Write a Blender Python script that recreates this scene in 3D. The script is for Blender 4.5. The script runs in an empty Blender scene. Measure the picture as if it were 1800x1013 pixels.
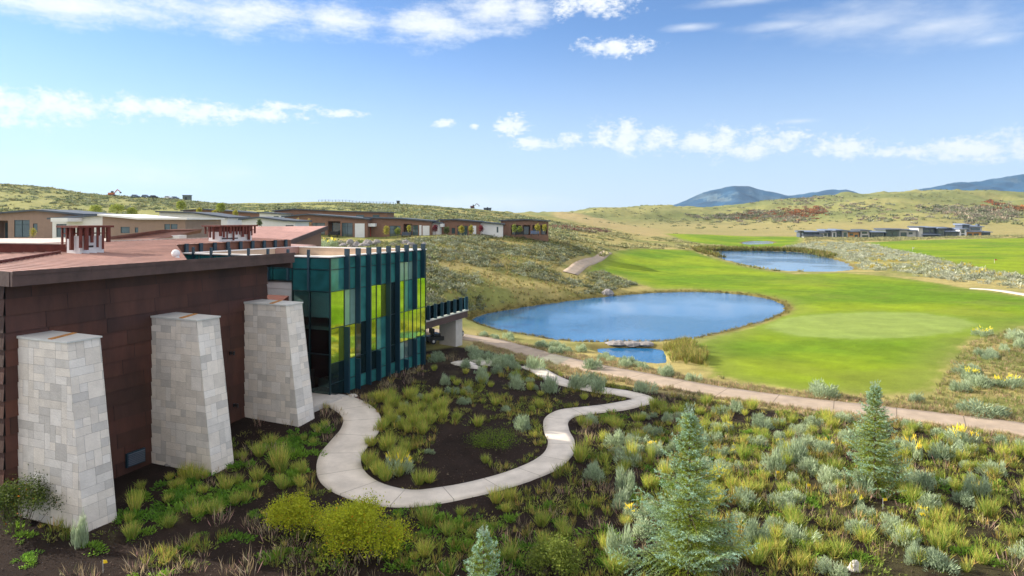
import bpy, math, random
import numpy as np
from mathutils import Vector
random.seed(7); rng = np.random.default_rng(11)
S = bpy.context.scene
COL = S.collection
R = math.radians
# ---------------------------------------------------------------- camera
F = 1200.0; HZ = 385.0; CZ = 11.0          # focal length and horizon of the photo in its own pixels, camera height
cam = bpy.data.cameras.new('camera'); camo = bpy.data.objects.new('camera', cam); COL.objects.link(camo)
cam.sensor_width = 36; cam.lens = 24.0; cam.shift_y = -(506.5-HZ)/1800
cam.clip_start = 0.3; cam.clip_end = 30000
camo.location = (0, 0, CZ); camo.rotation_euler = (R(90), 0, 0)
S.camera = camo
S.render.resolution_x = 1024; S.render.resolution_y = 576
S.view_settings.view_transform = 'Standard'; S.view_settings.look = 'None'
S.view_settings.exposure = 0.92; S.view_settings.gamma = 1.0
try:
    S.cycles.volume_step_rate = 4; S.cycles.volume_bounces = 0; S.cycles.transparent_max_bounces = 16
except Exception: pass
# ---------------------------------------------------------------- sun and sky
SUN_EL = 24.5; TR = Vector((0.953, -0.303))         # the way the light travels over the ground
sun = bpy.data.lights.new('sun', 'SUN'); suno = bpy.data.objects.new('sun', sun); COL.objects.link(suno)
sun.energy = 5.0; sun.angle = R(0.53); sun.color = (1.0, 0.90, 0.76)
el = R(SUN_EL)
suno.rotation_euler = Vector((TR.x*math.cos(el), TR.y*math.cos(el), -math.sin(el))).to_track_quat('-Z', 'Y').to_euler()
W = bpy.data.worlds.new('World'); S.world = W; W.use_nodes = True
nt = W.node_tree; nt.nodes.clear()
def nd(t, **k):
    n = nt.nodes.new(t)
    for a, b in k.items(): setattr(n, a, b)
    return n
def lk(a, b): nt.links.new(a, b)
def mth(op, a, b=None, c=None):
    n = nd('ShaderNodeMath', operation=op)
    for i, v in enumerate((a, b, c)):
        if v is None: continue
        if isinstance(v, (int, float)): n.inputs[i].default_value = v
        else: lk(v, n.inputs[i])
    return n.outputs[0]
sky = nd('ShaderNodeTexSky', sky_type='NISHITA'); sky.sun_disc = False
sky.sun_elevation = el; sky.sun_rotation = math.atan2(-TR.x, -TR.y)
sky.altitude = 1900; sky.air_density = 1.0; sky.dust_density = 0.6; sky.ozone_density = 2.2
tc = nd('ShaderNodeTexCoord'); sx = nd('ShaderNodeSeparateXYZ'); lk(tc.outputs['Generated'], sx.inputs[0])
az = mth('ARCTAN2', sx.outputs[0], sx.outputs[1]); elv = mth('ARCSINE', sx.outputs[2])
cmb = nd('ShaderNodeCombineXYZ'); lk(az, cmb.inputs[0]); lk(elv, cmb.inputs[1])
def skynoise(sc, det, sxy, rough=.6):
    mp = nd('ShaderNodeMapping'); lk(cmb.outputs[0], mp.inputs[0]); mp.inputs['Scale'].default_value = (sxy[0], sxy[1], 1)
    n = nd('ShaderNodeTexNoise'); n.inputs['Scale'].default_value = sc; n.inputs['Detail'].default_value = det
    n.inputs['Roughness'].default_value = rough; lk(mp.outputs[0], n.inputs[0]); return n.outputs[0]
n_puff = skynoise(34, 7, (1, 1.5)); n_streak = skynoise(11, 8, (1, 3.2), .62); n_fine = skynoise(120, 5, (1, 1.7))
def angs(u, v):
    a = math.atan((u-900)/F); return a, math.atan((HZ-v)/F*math.cos(a))
def field(lst, noise, amp, soft):
    cur = None
    for (u, v, hu, hv) in lst:
        a0, e0 = angs(u, v)
        da = hu/F*math.cos(a0)**2; de = hv/F*math.cos(a0)
        x = mth('DIVIDE', mth('SUBTRACT', az, a0), da); y = mth('DIVIDE', mth('SUBTRACT', elv, e0), de)
        q = mth('SUBTRACT', 1.0, mth('SQRT', mth('ADD', mth('MULTIPLY', x, x), mth('MULTIPLY', y, y))))
        cur = q if cur is None else mth('MAXIMUM', cur, q)
    m = mth('ADD', cur, mth('MULTIPLY', mth('SUBTRACT', noise, 0.5), amp))
    mr = nd('ShaderNodeMapRange', interpolation_type='SMOOTHSTEP'); lk(m, mr.inputs[0])
    mr.inputs[1].default_value = soft[0]; mr.inputs[2].default_value = soft[1]; return mr.outputs[0]
puffs = [(900,222,34,20),(935,252,48,13),(1003,248,26,15),(1060,235,26,25),(1105,242,40,34),(1155,248,50,22),(1225,250,45,24),
 (1275,252,36,34),(1365,248,66,24),(1320,264,70,16),(1490,256,62,22),(1600,268,75,12),(1715,262,140,26),(1790,255,60,30),(780,218,22,9),(835,221,9,6),
 (1080,85,62,20),(1035,8,92,22),(-60,185,190,42),(110,188,140,30),(300,193,150,22),(430,200,130,15),(505,187,55,8),(600,200,45,8)]
streaks = [(120,12,330,36),(420,22,270,42),(590,35,120,32),(760,45,110,42),(860,18,90,50),(930,20,60,30)]
thin = [(1500,38,250,46),(1660,45,230,50),(1745,70,90,18),(1405,213,60,7),(1380,45,130,16),(1210,48,70,10),(1300,2,120,12),(850,355,220,26),(200,300,420,40)]
nz1 = mth('ADD', mth('MULTIPLY', n_puff, .62), mth('MULTIPLY', n_fine, .38))
c1 = mth('MULTIPLY', field(puffs, nz1, 4.4, (-0.15, 0.95)), .95)
c2 = mth('MULTIPLY', field(streaks, mth('ADD', mth('MULTIPLY', n_streak, .8), mth('MULTIPLY', n_fine, .2)), 2.6, (-0.1, 1.1)), .95)
c3 = mth('MULTIPLY', field(thin, n_streak, 1.6, (0.0, 1.4)), .6)
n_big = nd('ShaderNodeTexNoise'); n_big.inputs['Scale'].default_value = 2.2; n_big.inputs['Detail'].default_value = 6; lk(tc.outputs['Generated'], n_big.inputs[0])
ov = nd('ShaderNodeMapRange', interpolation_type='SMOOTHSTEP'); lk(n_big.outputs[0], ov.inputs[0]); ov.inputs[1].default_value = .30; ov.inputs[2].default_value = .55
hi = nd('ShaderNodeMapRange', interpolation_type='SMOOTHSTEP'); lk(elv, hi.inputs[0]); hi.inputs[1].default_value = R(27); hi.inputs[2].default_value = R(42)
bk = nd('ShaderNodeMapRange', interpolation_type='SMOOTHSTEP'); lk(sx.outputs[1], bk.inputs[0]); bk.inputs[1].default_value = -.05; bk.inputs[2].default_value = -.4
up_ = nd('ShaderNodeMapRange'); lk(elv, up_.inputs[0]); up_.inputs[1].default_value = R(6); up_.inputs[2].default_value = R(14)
c_fill = mth('MULTIPLY', mth('MULTIPLY', ov.outputs[0], mth('MAXIMUM', hi.outputs[0], mth('MULTIPLY', bk.outputs[0], up_.outputs[0]))), .92)  # invented cloud cover overhead and behind the camera, added to brighten the shade
cl = mth('MAXIMUM', mth('MAXIMUM', c1, c2), c3)
# shading inside the clouds: brighter cores
mixc = nd('ShaderNodeMix', data_type='RGBA'); lk(n_puff, mixc.inputs[0])
mixc.inputs[6].default_value = (4.4, 4.7, 5.1, 1); mixc.inputs[7].default_value = (5.7, 5.7, 5.6, 1)
skc = nd('ShaderNodeMix', data_type='RGBA', blend_type='MULTIPLY'); skc.inputs[0].default_value = 1
lk(sky.outputs[0], skc.inputs[6]); skc.inputs[7].default_value = (.66, .77, .92, 1)
hzr = nd('ShaderNodeMapRange', interpolation_type='SMOOTHSTEP'); lk(elv, hzr.inputs[0]); hzr.inputs[1].default_value = R(16.5); hzr.inputs[2].default_value = R(-1); hzr.inputs[3].default_value = 0; hzr.inputs[4].default_value = .80
hzm = nd('ShaderNodeMix', data_type='RGBA'); lk(hzr.outputs[0], hzm.inputs[0]); lk(skc.outputs[2], hzm.inputs[6]); hzm.inputs[7].default_value = (3.75, 4.2, 4.7, 1)
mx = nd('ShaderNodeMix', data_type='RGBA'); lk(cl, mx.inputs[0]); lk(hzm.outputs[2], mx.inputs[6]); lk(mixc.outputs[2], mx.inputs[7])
mo = nd('ShaderNodeMix', data_type='RGBA'); lk(c_fill, mo.inputs[0]); lk(mx.outputs[2], mo.inputs[6]); mo.inputs[7].default_value = (7.7, 7.3, 6.9, 1)
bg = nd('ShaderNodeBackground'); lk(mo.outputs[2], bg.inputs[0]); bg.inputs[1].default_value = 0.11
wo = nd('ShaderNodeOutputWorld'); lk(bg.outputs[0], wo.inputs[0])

# ================================================================ helpers
def P(u, v, Y): return Vector(((u-900)/F*Y, Y, CZ-(v-HZ)/F*Y))
def tag(o, label=None, cat=None, group=None, kind=None):
    if label: o['label'] = label
    if cat: o['category'] = cat
    if group: o['group'] = group
    if kind: o['kind'] = kind
    return o
def empty(name, loc, label=None, cat=None, group=None):
    o = bpy.data.objects.new(name, None); COL.objects.link(o); o.location = loc; o.empty_display_size = .2
    return tag(o, label, cat, group)
def link_mesh(name, me, mat, parent=None, loc=None):
    o = bpy.data.objects.new(name, me); COL.objects.link(o)
    if mat: me.materials.append(mat)
    if parent is not None: o.parent = parent
    elif loc is not None: o.location = loc
    return o
def root_loc(p):
    l = Vector((0,0,0))
    while p is not None: l = l + p.location; p = p.parent
    return l
class MB:
    def __init__(s): s.v = []; s.f = []; s.c = []
    def poly(s, pts, col=None):
        i = len(s.v); s.v += [tuple(p) for p in pts]; s.f.append(tuple(range(i, i+len(pts)))); s.c.append(col or (1,1,1))
    def hexa(s, b, t, col=None):        # two rings of 4, b below t, counter-clockwise from above
        i = len(s.v); s.v += [tuple(p) for p in b]+[tuple(p) for p in t]; n = len(b)
        fs = [tuple(i+k for k in range(n))[::-1], tuple(i+n+k for k in range(n))]
        fs += [(i+k, i+(k+1) % n, i+n+(k+1) % n, i+n+k) for k in range(n)]
        s.f += fs; s.c += [col or (1,1,1)]*len(fs)
    def box(s, x0, y0, z0, x1, y1, z1, tr=None, col=None):
        b = [(x0,y0,z0),(x1,y0,z0),(x1,y1,z0),(x0,y1,z0)]; t = [(x,y,z1) for x,y,_ in b]
        if tr: b = [tr(*p) for p in b]; t = [tr(*p) for p in t]
        s.hexa(b, t, col)
    def tube(s, p, q, r0, r1=None, n=7, col=None):
        p = Vector(p); q = Vector(q); r1 = r0 if r1 is None else r1
        z = (q-p).normalized(); x = z.orthogonal().normalized(); y = z.cross(x)
        ring = lambda c, r: [c+x*math.cos(2*math.pi*k/n)*r+y*math.sin(2*math.pi*k/n)*r for k in range(n)]
        s.hexa(ring(p, r0), ring(q, r1), col)
    def build(s, name, mat, parent=None, loc=None, smooth=False):
        off = root_loc(parent) if parent is not None else Vector(loc or (0,0,0))
        me = bpy.data.meshes.new(name)
        me.from_pydata([(x-off.x, y-off.y, z-off.z) for x, y, z in s.v], [], s.f)
        me.validate(); me.update()
        if any(c != (1,1,1) for c in s.c) and len(me.polygons) == len(s.c):
            at = me.color_attributes.new('col', 'FLOAT_COLOR', 'CORNER')
            buf = []
            for p, c in zip(me.polygons, s.c): buf += [*c, 1.0]*p.loop_total
            at.data.foreach_set('color', buf)
        if smooth: me.polygons.foreach_set('use_smooth', [True]*len(me.polygons))
        return link_mesh(name, me, mat, parent, loc if parent is None else None)
def np_mesh(name, V, Fc, C=None):
    """V (n,3), Fc (m,4) quads, C (m,3) colour per face"""
    me = bpy.data.meshes.new(name); n = len(V); m = len(Fc)
    me.vertices.add(n); me.vertices.foreach_set('co', np.asarray(V, np.float32).ravel())
    me.loops.add(m*4); me.loops.foreach_set('vertex_index', np.asarray(Fc, np.int32).ravel())
    me.polygons.add(m); me.polygons.foreach_set('loop_start', np.arange(0, m*4, 4, dtype=np.int32))
    me.update(calc_edges=True)
    if C is not None:
        at = me.color_attributes.new('col', 'FLOAT_COLOR', 'CORNER')
        cc = np.ones((m, 4, 4), np.float32); cc[:, :, :3] = np.asarray(C)[:, None, :]
        at.data.foreach_set('color', cc.ravel())
    return me
def ss(x, a, b):
    t = np.clip((x-a)/(b-a), 0, 1); return t*t*(3-2*t)
# value noise
_perm = np.random.default_rng(3).random((256, 256))
def vnoise(x, y):
    xi = np.floor(x).astype(int); yi = np.floor(y).astype(int); fx = x-xi; fy = y-yi
    fx = fx*fx*(3-2*fx); fy = fy*fy*(3-2*fy)
    g = lambda a, b: _perm[a % 256, b % 256]
    return (g(xi,yi)*(1-fx)+g(xi+1,yi)*fx)*(1-fy)+(g(xi,yi+1)*(1-fx)+g(xi+1,yi+1)*fx)*fy
def fbm(x, y, o=4, rough=.5):
    s = 0; a = 1; t = 0
    for k in range(o): s = s+a*vnoise(x*2**k+17.3*k, y*2**k+9.1*k); t += a; a *= rough
    return s/t
def sdf(px, py, poly):
    """signed distance to polygon, negative inside"""
    poly = np.asarray(poly, float); d = np.full(np.shape(px), 1e18); ins = np.zeros(np.shape(px), bool)
    for i in range(len(poly)):
        ax, ay = poly[i]; bx, by = poly[(i+1) % len(poly)]
        ex, ey = bx-ax, by-ay; wx, wy = px-ax, py-ay
        t = np.clip((wx*ex+wy*ey)/(ex*ex+ey*ey+1e-12), 0, 1)
        d = np.minimum(d, (wx-ex*t)**2+(wy-ey*t)**2)
        c = ((ay > py) != (by > py)) & (px < (bx-ax)*(py-ay)/(by-ay+1e-15)+ax); ins ^= c
    d = np.sqrt(d); return np.where(ins, -d, d)
def linedist(px, py, line):
    d = np.full(np.shape(px), 1e18)
    for (ax, ay), (bx, by) in zip(line[:-1], line[1:]):
        ex, ey = bx-ax, by-ay; t = np.clip(((px-ax)*ex+(py-ay)*ey)/(ex*ex+ey*ey+1e-12), 0, 1)
        d = np.minimum(d, (px-ax-ex*t)**2+(py-ay-ey*t)**2)
    return np.sqrt(d)
# ---------------------------------------------------------------- materials
def newmat(name):
    m = bpy.data.materials.new(name); m.use_nodes = True; b = m.node_tree.nodes['Principled BSDF']; return m, m.node_tree, b
def pm(name, col, rough=.8, var=.25, scale=3.0, bump=0.0, bscale=None, attr=False, metal=0.0, spec=None, objrand=0.0, det=6, stretch=None):
    m, t, b = newmat(name); N = t.nodes; L = t.links
    b.inputs['Roughness'].default_value = rough; b.inputs['Metallic'].default_value = metal
    if spec is not None: b.inputs['Specular IOR Level'].default_value = spec
    tcn = N.new('ShaderNodeTexCoord'); src = tcn.outputs['Object']
    if stretch:
        mp = N.new('ShaderNodeMapping'); mp.inputs['Scale'].default_value = stretch; L.new(src, mp.inputs[0]); src = mp.outputs[0]
    nz = N.new('ShaderNodeTexNoise'); nz.inputs['Scale'].default_value = scale; nz.inputs['Detail'].default_value = det; L.new(src, nz.inputs[0])
    nz.inputs['Roughness'].default_value = .65
    rp = N.new('ShaderNodeMapRange'); L.new(nz.outputs[0], rp.inputs[0])
    rp.inputs[1].default_value = .3; rp.inputs[2].default_value = .7
    rp.inputs[3].default_value = 1-var; rp.inputs[4].default_value = 1+var
    mul = N.new('ShaderNodeMix'); mul.data_type = 'RGBA'; mul.blend_type = 'MULTIPLY'; mul.inputs[0].default_value = 1
    mul.inputs[6].default_value = (*col, 1); L.new(rp.outputs[0], mul.inputs[7]); out = mul.outputs[2]
    if attr:
        a = N.new('ShaderNodeAttribute'); a.attribute_name = 'col'
        m2 = N.new('ShaderNodeMix'); m2.data_type = 'RGBA'; m2.blend_type = 'MULTIPLY'; m2.inputs[0].default_value = 1
        L.new(out, m2.inputs[6]); L.new(a.outputs['Color'], m2.inputs[7]); out = m2.outputs[2]
    if objrand:
        oi = N.new('ShaderNodeObjectInfo'); hs = N.new('ShaderNodeHueSaturation'); L.new(out, hs.inputs['Color'])
        r1 = N.new('ShaderNodeMapRange'); L.new(oi.outputs['Random'], r1.inputs[0]); r1.inputs[3].default_value = 1-objrand; r1.inputs[4].default_value = 1+objrand
        L.new(r1.outputs[0], hs.inputs['Value'])
        r2 = N.new('ShaderNodeMapRange'); L.new(oi.outputs['Random'], r2.inputs[0]); r2.inputs[3].default_value = .5+objrand*.08; r2.inputs[4].default_value = .5-objrand*.08
        L.new(r2.outputs[0], hs.inputs['Hue']); out = hs.outputs[0]
    L.new(out, b.inputs['Base Color'])
    if bump:
        n2 = N.new('ShaderNodeTexNoise'); n2.inputs['Scale'].default_value = bscale or scale*4; n2.inputs['Detail'].default_value = 5; L.new(src, n2.inputs[0])
        bp = N.new('ShaderNodeBump'); bp.inputs['Strength'].default_value = min(1, bump); bp.inputs['Distance'].default_value = .05
        L.new(n2.outputs[0], bp.inputs['Height']); L.new(bp.outputs[0], b.inputs['Normal'])
    return m
def leafmat(name, col, trans=.35, objrand=.18, rough=.7):
    m = pm(name, col, rough, .2, 1.2, attr=True, objrand=objrand, spec=.25)
    t = m.node_tree; b = t.nodes['Principled BSDF']; out = [n for n in t.nodes if n.type == 'OUTPUT_MATERIAL'][0]
    tr = t.nodes.new('ShaderNodeBsdfTranslucent'); ms = t.nodes.new('ShaderNodeMixShader'); ms.inputs[0].default_value = trans
    t.links.new(b.inputs['Base Color'].links[0].from_socket, tr.inputs[0])
    t.links.new(b.outputs[0], ms.inputs[1]); t.links.new(tr.outputs[0], ms.inputs[2]); t.links.new(ms.outputs[0], out.inputs[0])
    return m
M = {}
M['corten'] = pm('weathered_steel', (.058,.021,.013), .7, .4, .8, .25, 9, attr=True, stretch=(1,1,.35))
M['corten_trim'] = pm('weathered_steel_trim', (.080,.046,.040), .7, .30, 1.2, .2, 8)
M['corten_red'] = pm('weathered_steel_red', (.12,.026,.016), .75, .35, 2.5, .2)
M['corten_brown'] = pm('weathered_steel_brown', (.20,.088,.058), .75, .25, 1.5, .1)
M['roofmetal'] = pm('roof_membrane', (.36,.215,.18), .62, .28, .6, .1, 14, det=8)
M['stone'] = pm('limestone', (.76,.72,.675), .85, .10, 2.2, .35, 16, attr=True)
M['capmetal'] = pm('cap_metal', (.60,.60,.58), .45, .1, 2)
M['rust'] = pm('rust_stain', (.45,.20,.05), .8, .4, 5)
M['concrete'] = pm('pale_concrete', (.50,.47,.43), .88, .12, 1.4, .25, 22, det=9)
M['whiteplaster'] = pm('white_plaster', (.74,.75,.76), .8, .05, 1.0)
M['brownplaster'] = pm('brown_plaster', (.225,.125,.085), .88, .12, 1.2, .1, 12)
M['brownlight'] = pm('light_brown_plaster', (.30,.21,.165), .88, .1, 1.2, .1, 12)
M['darkroof'] = pm('dark_roof', (.07,.085,.105), .6, .15, 1)
M['whiteroof'] = pm('white_roof', (.80,.79,.77), .7, .06, 1)
M['beige'] = pm('beige_parapet', (.56,.43,.31), .85, .1, 1.5)
M['navy'] = pm('navy_metal', (.008,.035,.058), .38, .12, 2)
M['navyframe'] = pm('teal_black_frame', (.008,.028,.034), .35, .1, 2)
M['dark'] = pm('dark_interior', (.02,.02,.022), .9, .2, 1)
M['black'] = pm('black_plastic', (.012,.012,.013), .5, .2, 4)
M['wood'] = pm('honey_timber', (.55,.30,.10), .7, .2, 3, stretch=(1,1,.2))
M['tiles'] = pm('tile_roof', (.42,.23,.195), .75, .2, 1.5)
M['gravel'] = pm('roof_gravel', (.52,.44,.39), .95, .2, 3, .3, 40)
M['rock'] = pm('pale_rock', (.50,.47,.44), .9, .25, 2.5, .6, 8)
M['greyrock'] = pm('bluish_rock', (.25,.235,.23), .9, .3, 2.5, .6, 8)
M['redpaint'] = pm('red_paint', (.45,.03,.02), .5, .1, 2)
M['yellow'] = pm('yellow_plastic', (.9,.62,.02), .5, .05, 2)
M['carblue'] = pm('grey_blue_paint', (.12,.16,.26), .35, .05, 2)
M['carwhite'] = pm('white_paint', (.7,.7,.72), .35, .05, 2)
M['orange'] = pm('orange_paint', (.55,.16,.05), .5, .1, 2)
M['slate'] = pm('slate_blue_cladding', (.08,.10,.135), .6, .15, .6)
M['palegrey'] = pm('pale_grey_render', (.50,.50,.48), .8, .1, .6)
M['greygreen'] = pm('grey_green_cladding', (.12,.145,.13), .7, .12, .6)
M['roofgrey'] = pm('blue_grey_standing_seam', (.17,.21,.29), .45, .1, 1)
M['bark'] = pm('bark', (.12,.085,.06), .9, .3, 6, .5, 20)
def glass(name, col, rough=.06, metal=.0, var=.15, wob=.02, coat=0):
    m = pm(name, col, rough, var, .9, metal=metal, det=2); t = m.node_tree; b = t.nodes['Principled BSDF']
    b.inputs['IOR'].default_value = 1.6
    b.inputs['Specular IOR Level'].default_value = .8
    n2 = t.nodes.new('ShaderNodeTexNoise'); n2.inputs['Scale'].default_value = .8; bp = t.nodes.new('ShaderNodeBump'); bp.inputs['Strength'].default_value = wob
    tcx = t.nodes.new('ShaderNodeTexCoord'); t.links.new(tcx.outputs['Object'], n2.inputs[0]); t.links.new(n2.outputs[0], bp.inputs['Height']); t.links.new(bp.outputs[0], b.inputs['Normal'])
    return m
M['g_teal'] = glass('frosted_teal_glass', (.06,.29,.285), .12, metal=.35, var=.3)
M['g_tealdark'] = glass('shaded_teal_glass', (.025,.15,.165), .10, metal=.3, var=.3)
M['g_pale'] = glass('pale_green_glass', (.24,.42,.37), .12, metal=.3)
M['g_lime'] = glass('lime_reflection_glass', (.55,.72,.10), .03, metal=.85, var=.25, wob=.12)  # lime stands in for the reflected fairway, set as the pane colour
M['g_limerefldeep'] = glass('deep_lime_reflection_glass', (.38,.55,.06), .03, metal=.85, var=.4, wob=.12)  # deeper tone of the painted fairway reflection
M['g_dark'] = glass('dark_glass', (.006,.016,.018), .04)
M['g_window'] = glass('window_glass', (.05,.085,.095), .05)
def clearglass():
    m, t, b = newmat('clear_glass'); t.nodes.remove(b)
    out = [n for n in t.nodes if n.type == 'OUTPUT_MATERIAL'][0]
    a = t.nodes.new('ShaderNodeBsdfTransparent'); a.inputs[0].default_value = (.62,.80,.78,1)
    g = t.nodes.new('ShaderNodeBsdfGlossy'); g.inputs['Roughness'].default_value = .02
    fr = t.nodes.new('ShaderNodeFresnel'); fr.inputs[0].default_value = 1.5
    ms = t.nodes.new('ShaderNodeMixShader'); t.links.new(fr.outputs[0], ms.inputs[0]); t.links.new(a.outputs[0], ms.inputs[1]); t.links.new(g.outputs[0], ms.inputs[2]); t.links.new(ms.outputs[0], out.inputs[0])
    return m
M['g_clear'] = clearglass()
M['sage'] = leafmat('sage_leaf', (.40,.49,.31))
M['grass'] = leafmat('bunchgrass_blade', (.50,.55,.10), .42)
M['greengrass'] = leafmat('green_leaf', (.18,.34,.04), .45)
M['needle'] = leafmat('spruce_needle', (1,1,1), .2, .05)
M['mixleaf'] = leafmat('mixed_leaf', (1,1,1), .3, .06)
M['leaf'] = leafmat('young_leaf', (1,1,1), .4, .06)

# ================================================================ terrain height
ZW = -0.8
US = [-700,0,200,430,600,750,850,950,1050,1150,1300,1500,1650,1800,2500]
def vz(Y, vs): return [CZ-(v-HZ)/F*Y for v in vs]
TB = [
 (3,  [0]*15), (14, [0]*15),
 (24, [0]*15),
 (30, [.1,.1,.1,.15,.1,.05,0,0,0,0,0,0,0,0,0]),
 (36, [.5,.5,.5,.85,.8,.5,.3,.15,.05,0,0,0,0,0,0]),
 (44, [.9,.9,.9,.95,.9,.85,.5,.25,.1,0,-.05,-.05,-.05,0,0]),
 (55, [1.2,1.2,1.2,1.2,1,.7,.2,0,-.1,-.2,-.3,-.25,-.2,-.1,0]),
 (66, [2.2,2.2,2.2,2,1.6,.9,.0,-.3,-.4,-.4,-.4,-.3,-.1,.1,.2]),
 (80, [4.5,4.5,4.5,4.0,3.5,2.0,.3,-.3,-.4,-.4,-.4,-.3,-.1,0,.2]),
 (98, [6.8,6.8,6.8,6.6,6.4,5.2,3.2,.8,-.3,-.4,-.4,-.3,-.2,-.1,0]),
 (118,[7.8,7.8,7.8,7.7,7.6,7.0,5.6,2.8,.2,-.3,-.4,-.3,-.2,-.1,0]),
 (138,[7.8,7.8,7.8,7.6,7.5,7.4,7.0,5.6,.9,-.2,-.4,-.3,-.2,-.1,0]),
 (158,[8,8,8,8,7.8,7.6,7.4,7.2,1.9,-.2,-.4,-.4,-.2,0,0]),
 (200, vz(200,[396,400,402,400,399,399,401,407,430,447,454,453,451,450,450])),
 (250, vz(250,[378,386,390,390,387,386,390,400,418,434,441,441,439,438,438])),
 (300, vz(300,[345,352,366,375,370,370,380,391,409,422,431,431,429,427,427])),
 (370, vz(370,[308,317,346,363,357,362,372,386,402,412,422,422,420,418,416])),
 (450, vz(450,[318,326,352,362,353,358,369,382,398,407,415,416,416,410,408])),
 (600, vz(600,[345,348,366,374,366,368,376,385,394,401,405,398,396,392,390])),
 (800, vz(800,[372,374,378,382,378,378,380,381,386,393,394,377,372,368,368])),
 (1000,vz(1000,[378]*6+[380,376,369,365,376,354,349,350,350])),
 (1300,vz(1300,[380]*6+[380,378,373,368,361,338,334.5,342,345])),
 (1800,vz(1800,[383]*6+[383,382,380,378,372,352,346,352,355])),
 (3000,vz(3000,[386]*9+[386,385,384,383,383,383])),
 (9000,[0]*15)]
_ly = np.linspace(math.log(3), math.log(9000), 420); _uu = np.linspace(-700, 2500, 400)
_rows = np.array([np.interp(_uu, US, z) for _, z in TB]); _lys = np.log([y for y, _ in TB])
_T = np.array([np.interp(_ly, _lys, _rows[:, j]) for j in range(len(_uu))]).T
def _blur(a, s, ax):
    r = int(3*s); k = np.exp(-.5*(np.arange(-r, r+1)/s)**2); k /= k.sum()
    pad = [(0,0),(0,0)]; pad[ax] = (r, r); b = np.pad(a, pad, mode='edge')
    return np.apply_along_axis(lambda m: np.convolve(m, k, 'valid'), ax, b)
_T = _blur(_blur(_T, 2.6, 0), 4.5, 1)
def table(x, y):
    u = np.clip(900+F*x/y, -699.9, 2499.9); l = np.clip(np.log(np.maximum(y, 3.01)), _ly[0], _ly[-1]-1e-6)
    i = (l-_ly[0])/(_ly[1]-_ly[0]); j = (u-_uu[0])/(_uu[1]-_uu[0])
    i0 = np.clip(np.floor(i).astype(int), 0, len(_ly)-2); j0 = np.clip(np.floor(j).astype(int), 0, len(_uu)-2); fi = i-i0; fj = j-j0
    return (_T[i0,j0]*(1-fj)+_T[i0,j0+1]*fj)*(1-fi)+(_T[i0+1,j0]*(1-fj)+_T[i0+1,j0+1]*fj)*fi
def smooth_poly(pts, n=5):
    out = []; L = len(pts)
    for i in range(L):
        p0, p1, p2, p3 = [np.array(pts[(i+k) % L], float) for k in (-1,0,1,2)]
        for k in range(n):
            t = k/n; out.append(tuple(.5*((2*p1)+(-p0+p2)*t+(2*p0-5*p1+4*p2-p3)*t*t+(-p0+3*p1-3*p2+p3)*t**3)))
    return out
def flat(pts, z): return [((u-900)/F*(CZ-z)*F/(v-HZ), (CZ-z)*F/(v-HZ)) for u, v in pts]
pond1 = flat([(828,566),(838,556),(880,547),(940,537),(1000,529),(1080,520),(1170,514),(1250,514),(1320,520),(1365,530),(1382,543),(1368,556),(1320,572),(1260,588),(1200,598),(1130,603),(1060,604),(990,600),(920,590),(870,580)], ZW)
pond2 = flat([(1228,443),(1262,441.5),(1340,441.5),(1400,443.5),(1440,449),(1478,459),(1502,472),(1480,477),(1420,478.5),(1350,474),(1290,461),(1250,449)], ZW)
pond3 = flat([(1303,427),(1318,424.4),(1345,424),(1362,426),(1352,429),(1325,430.5),(1308,429.5)], ZW)
pond4 = flat([(1046,615),(1085,610.5),(1130,612.5),(1168,616),(1172,634),(1158,646),(1122,642),(1080,630)], ZW)
ponds = [smooth_poly(p) for p in (pond1, pond2, pond3, pond4)]
def height(x, y, fine=True):
    x = np.asarray(x, float); y = np.asarray(y, float)
    h = table(x, y)
    far = ss(y, 170, 500)
    up = ss(h, .2, 3)
    h = h+(fbm(x/14, y/14, 4)-.5)*(.25+1.5*up*(1-far)*ss(y, 60, 110))+far*(fbm(x/70+5, y/70, 5)-.5)*np.minimum(y*.02, 22)*ss(np.abs(h+.3), .5, 12)
    if fine: h = h+(fbm(x*.9, y*.9, 3)-.5)*.07*(1-far)
    for p, bank in zip(ponds, (3.5, 9, 14, 1.8)):
        q = np.array(p); m = (x > q[:,0].min()-bank*2) & (x < q[:,0].max()+bank*2) & (y > q[:,1].min()-bank*2) & (y < q[:,1].max()+bank*2)
        if not m.any(): continue
        xm = x[m]; ym = y[m]; d = sdf(xm, ym, p)+(fbm(xm*.5, ym*.5, 3)-.5)*(.9 if bank < 5 else 3)
        hm = h[m]
        out = ZW+.06+ss(d, 0, .5)*.12*(1-ss(d, 0, bank))+(np.maximum(hm, ZW+.25)-ZW-.06)*ss(d, 0, bank)
        inn = ZW+.06+np.maximum(d*.35, -.8)
        h[m] = np.where(d > bank, hm, np.where(d > 0, np.minimum(out, np.maximum(hm, out)), inn))
    return h
def H(x, y): return float(height(np.array([x], float), np.array([y], float), False)[0])
_Ys = np.exp(np.linspace(math.log(5), math.log(4000), 1500))
def cast(u, v):
    x = (u-900)/F*_Ys; h = height(x, _Ys, False); zr = CZ-(v-HZ)/F*_Ys
    k = np.argmax(zr <= h)
    return (float(x[k]), float(_Ys[k]), float(h[k]))
def castpoly(pts): return [cast(u, v)[:2] for u, v in pts]
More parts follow.
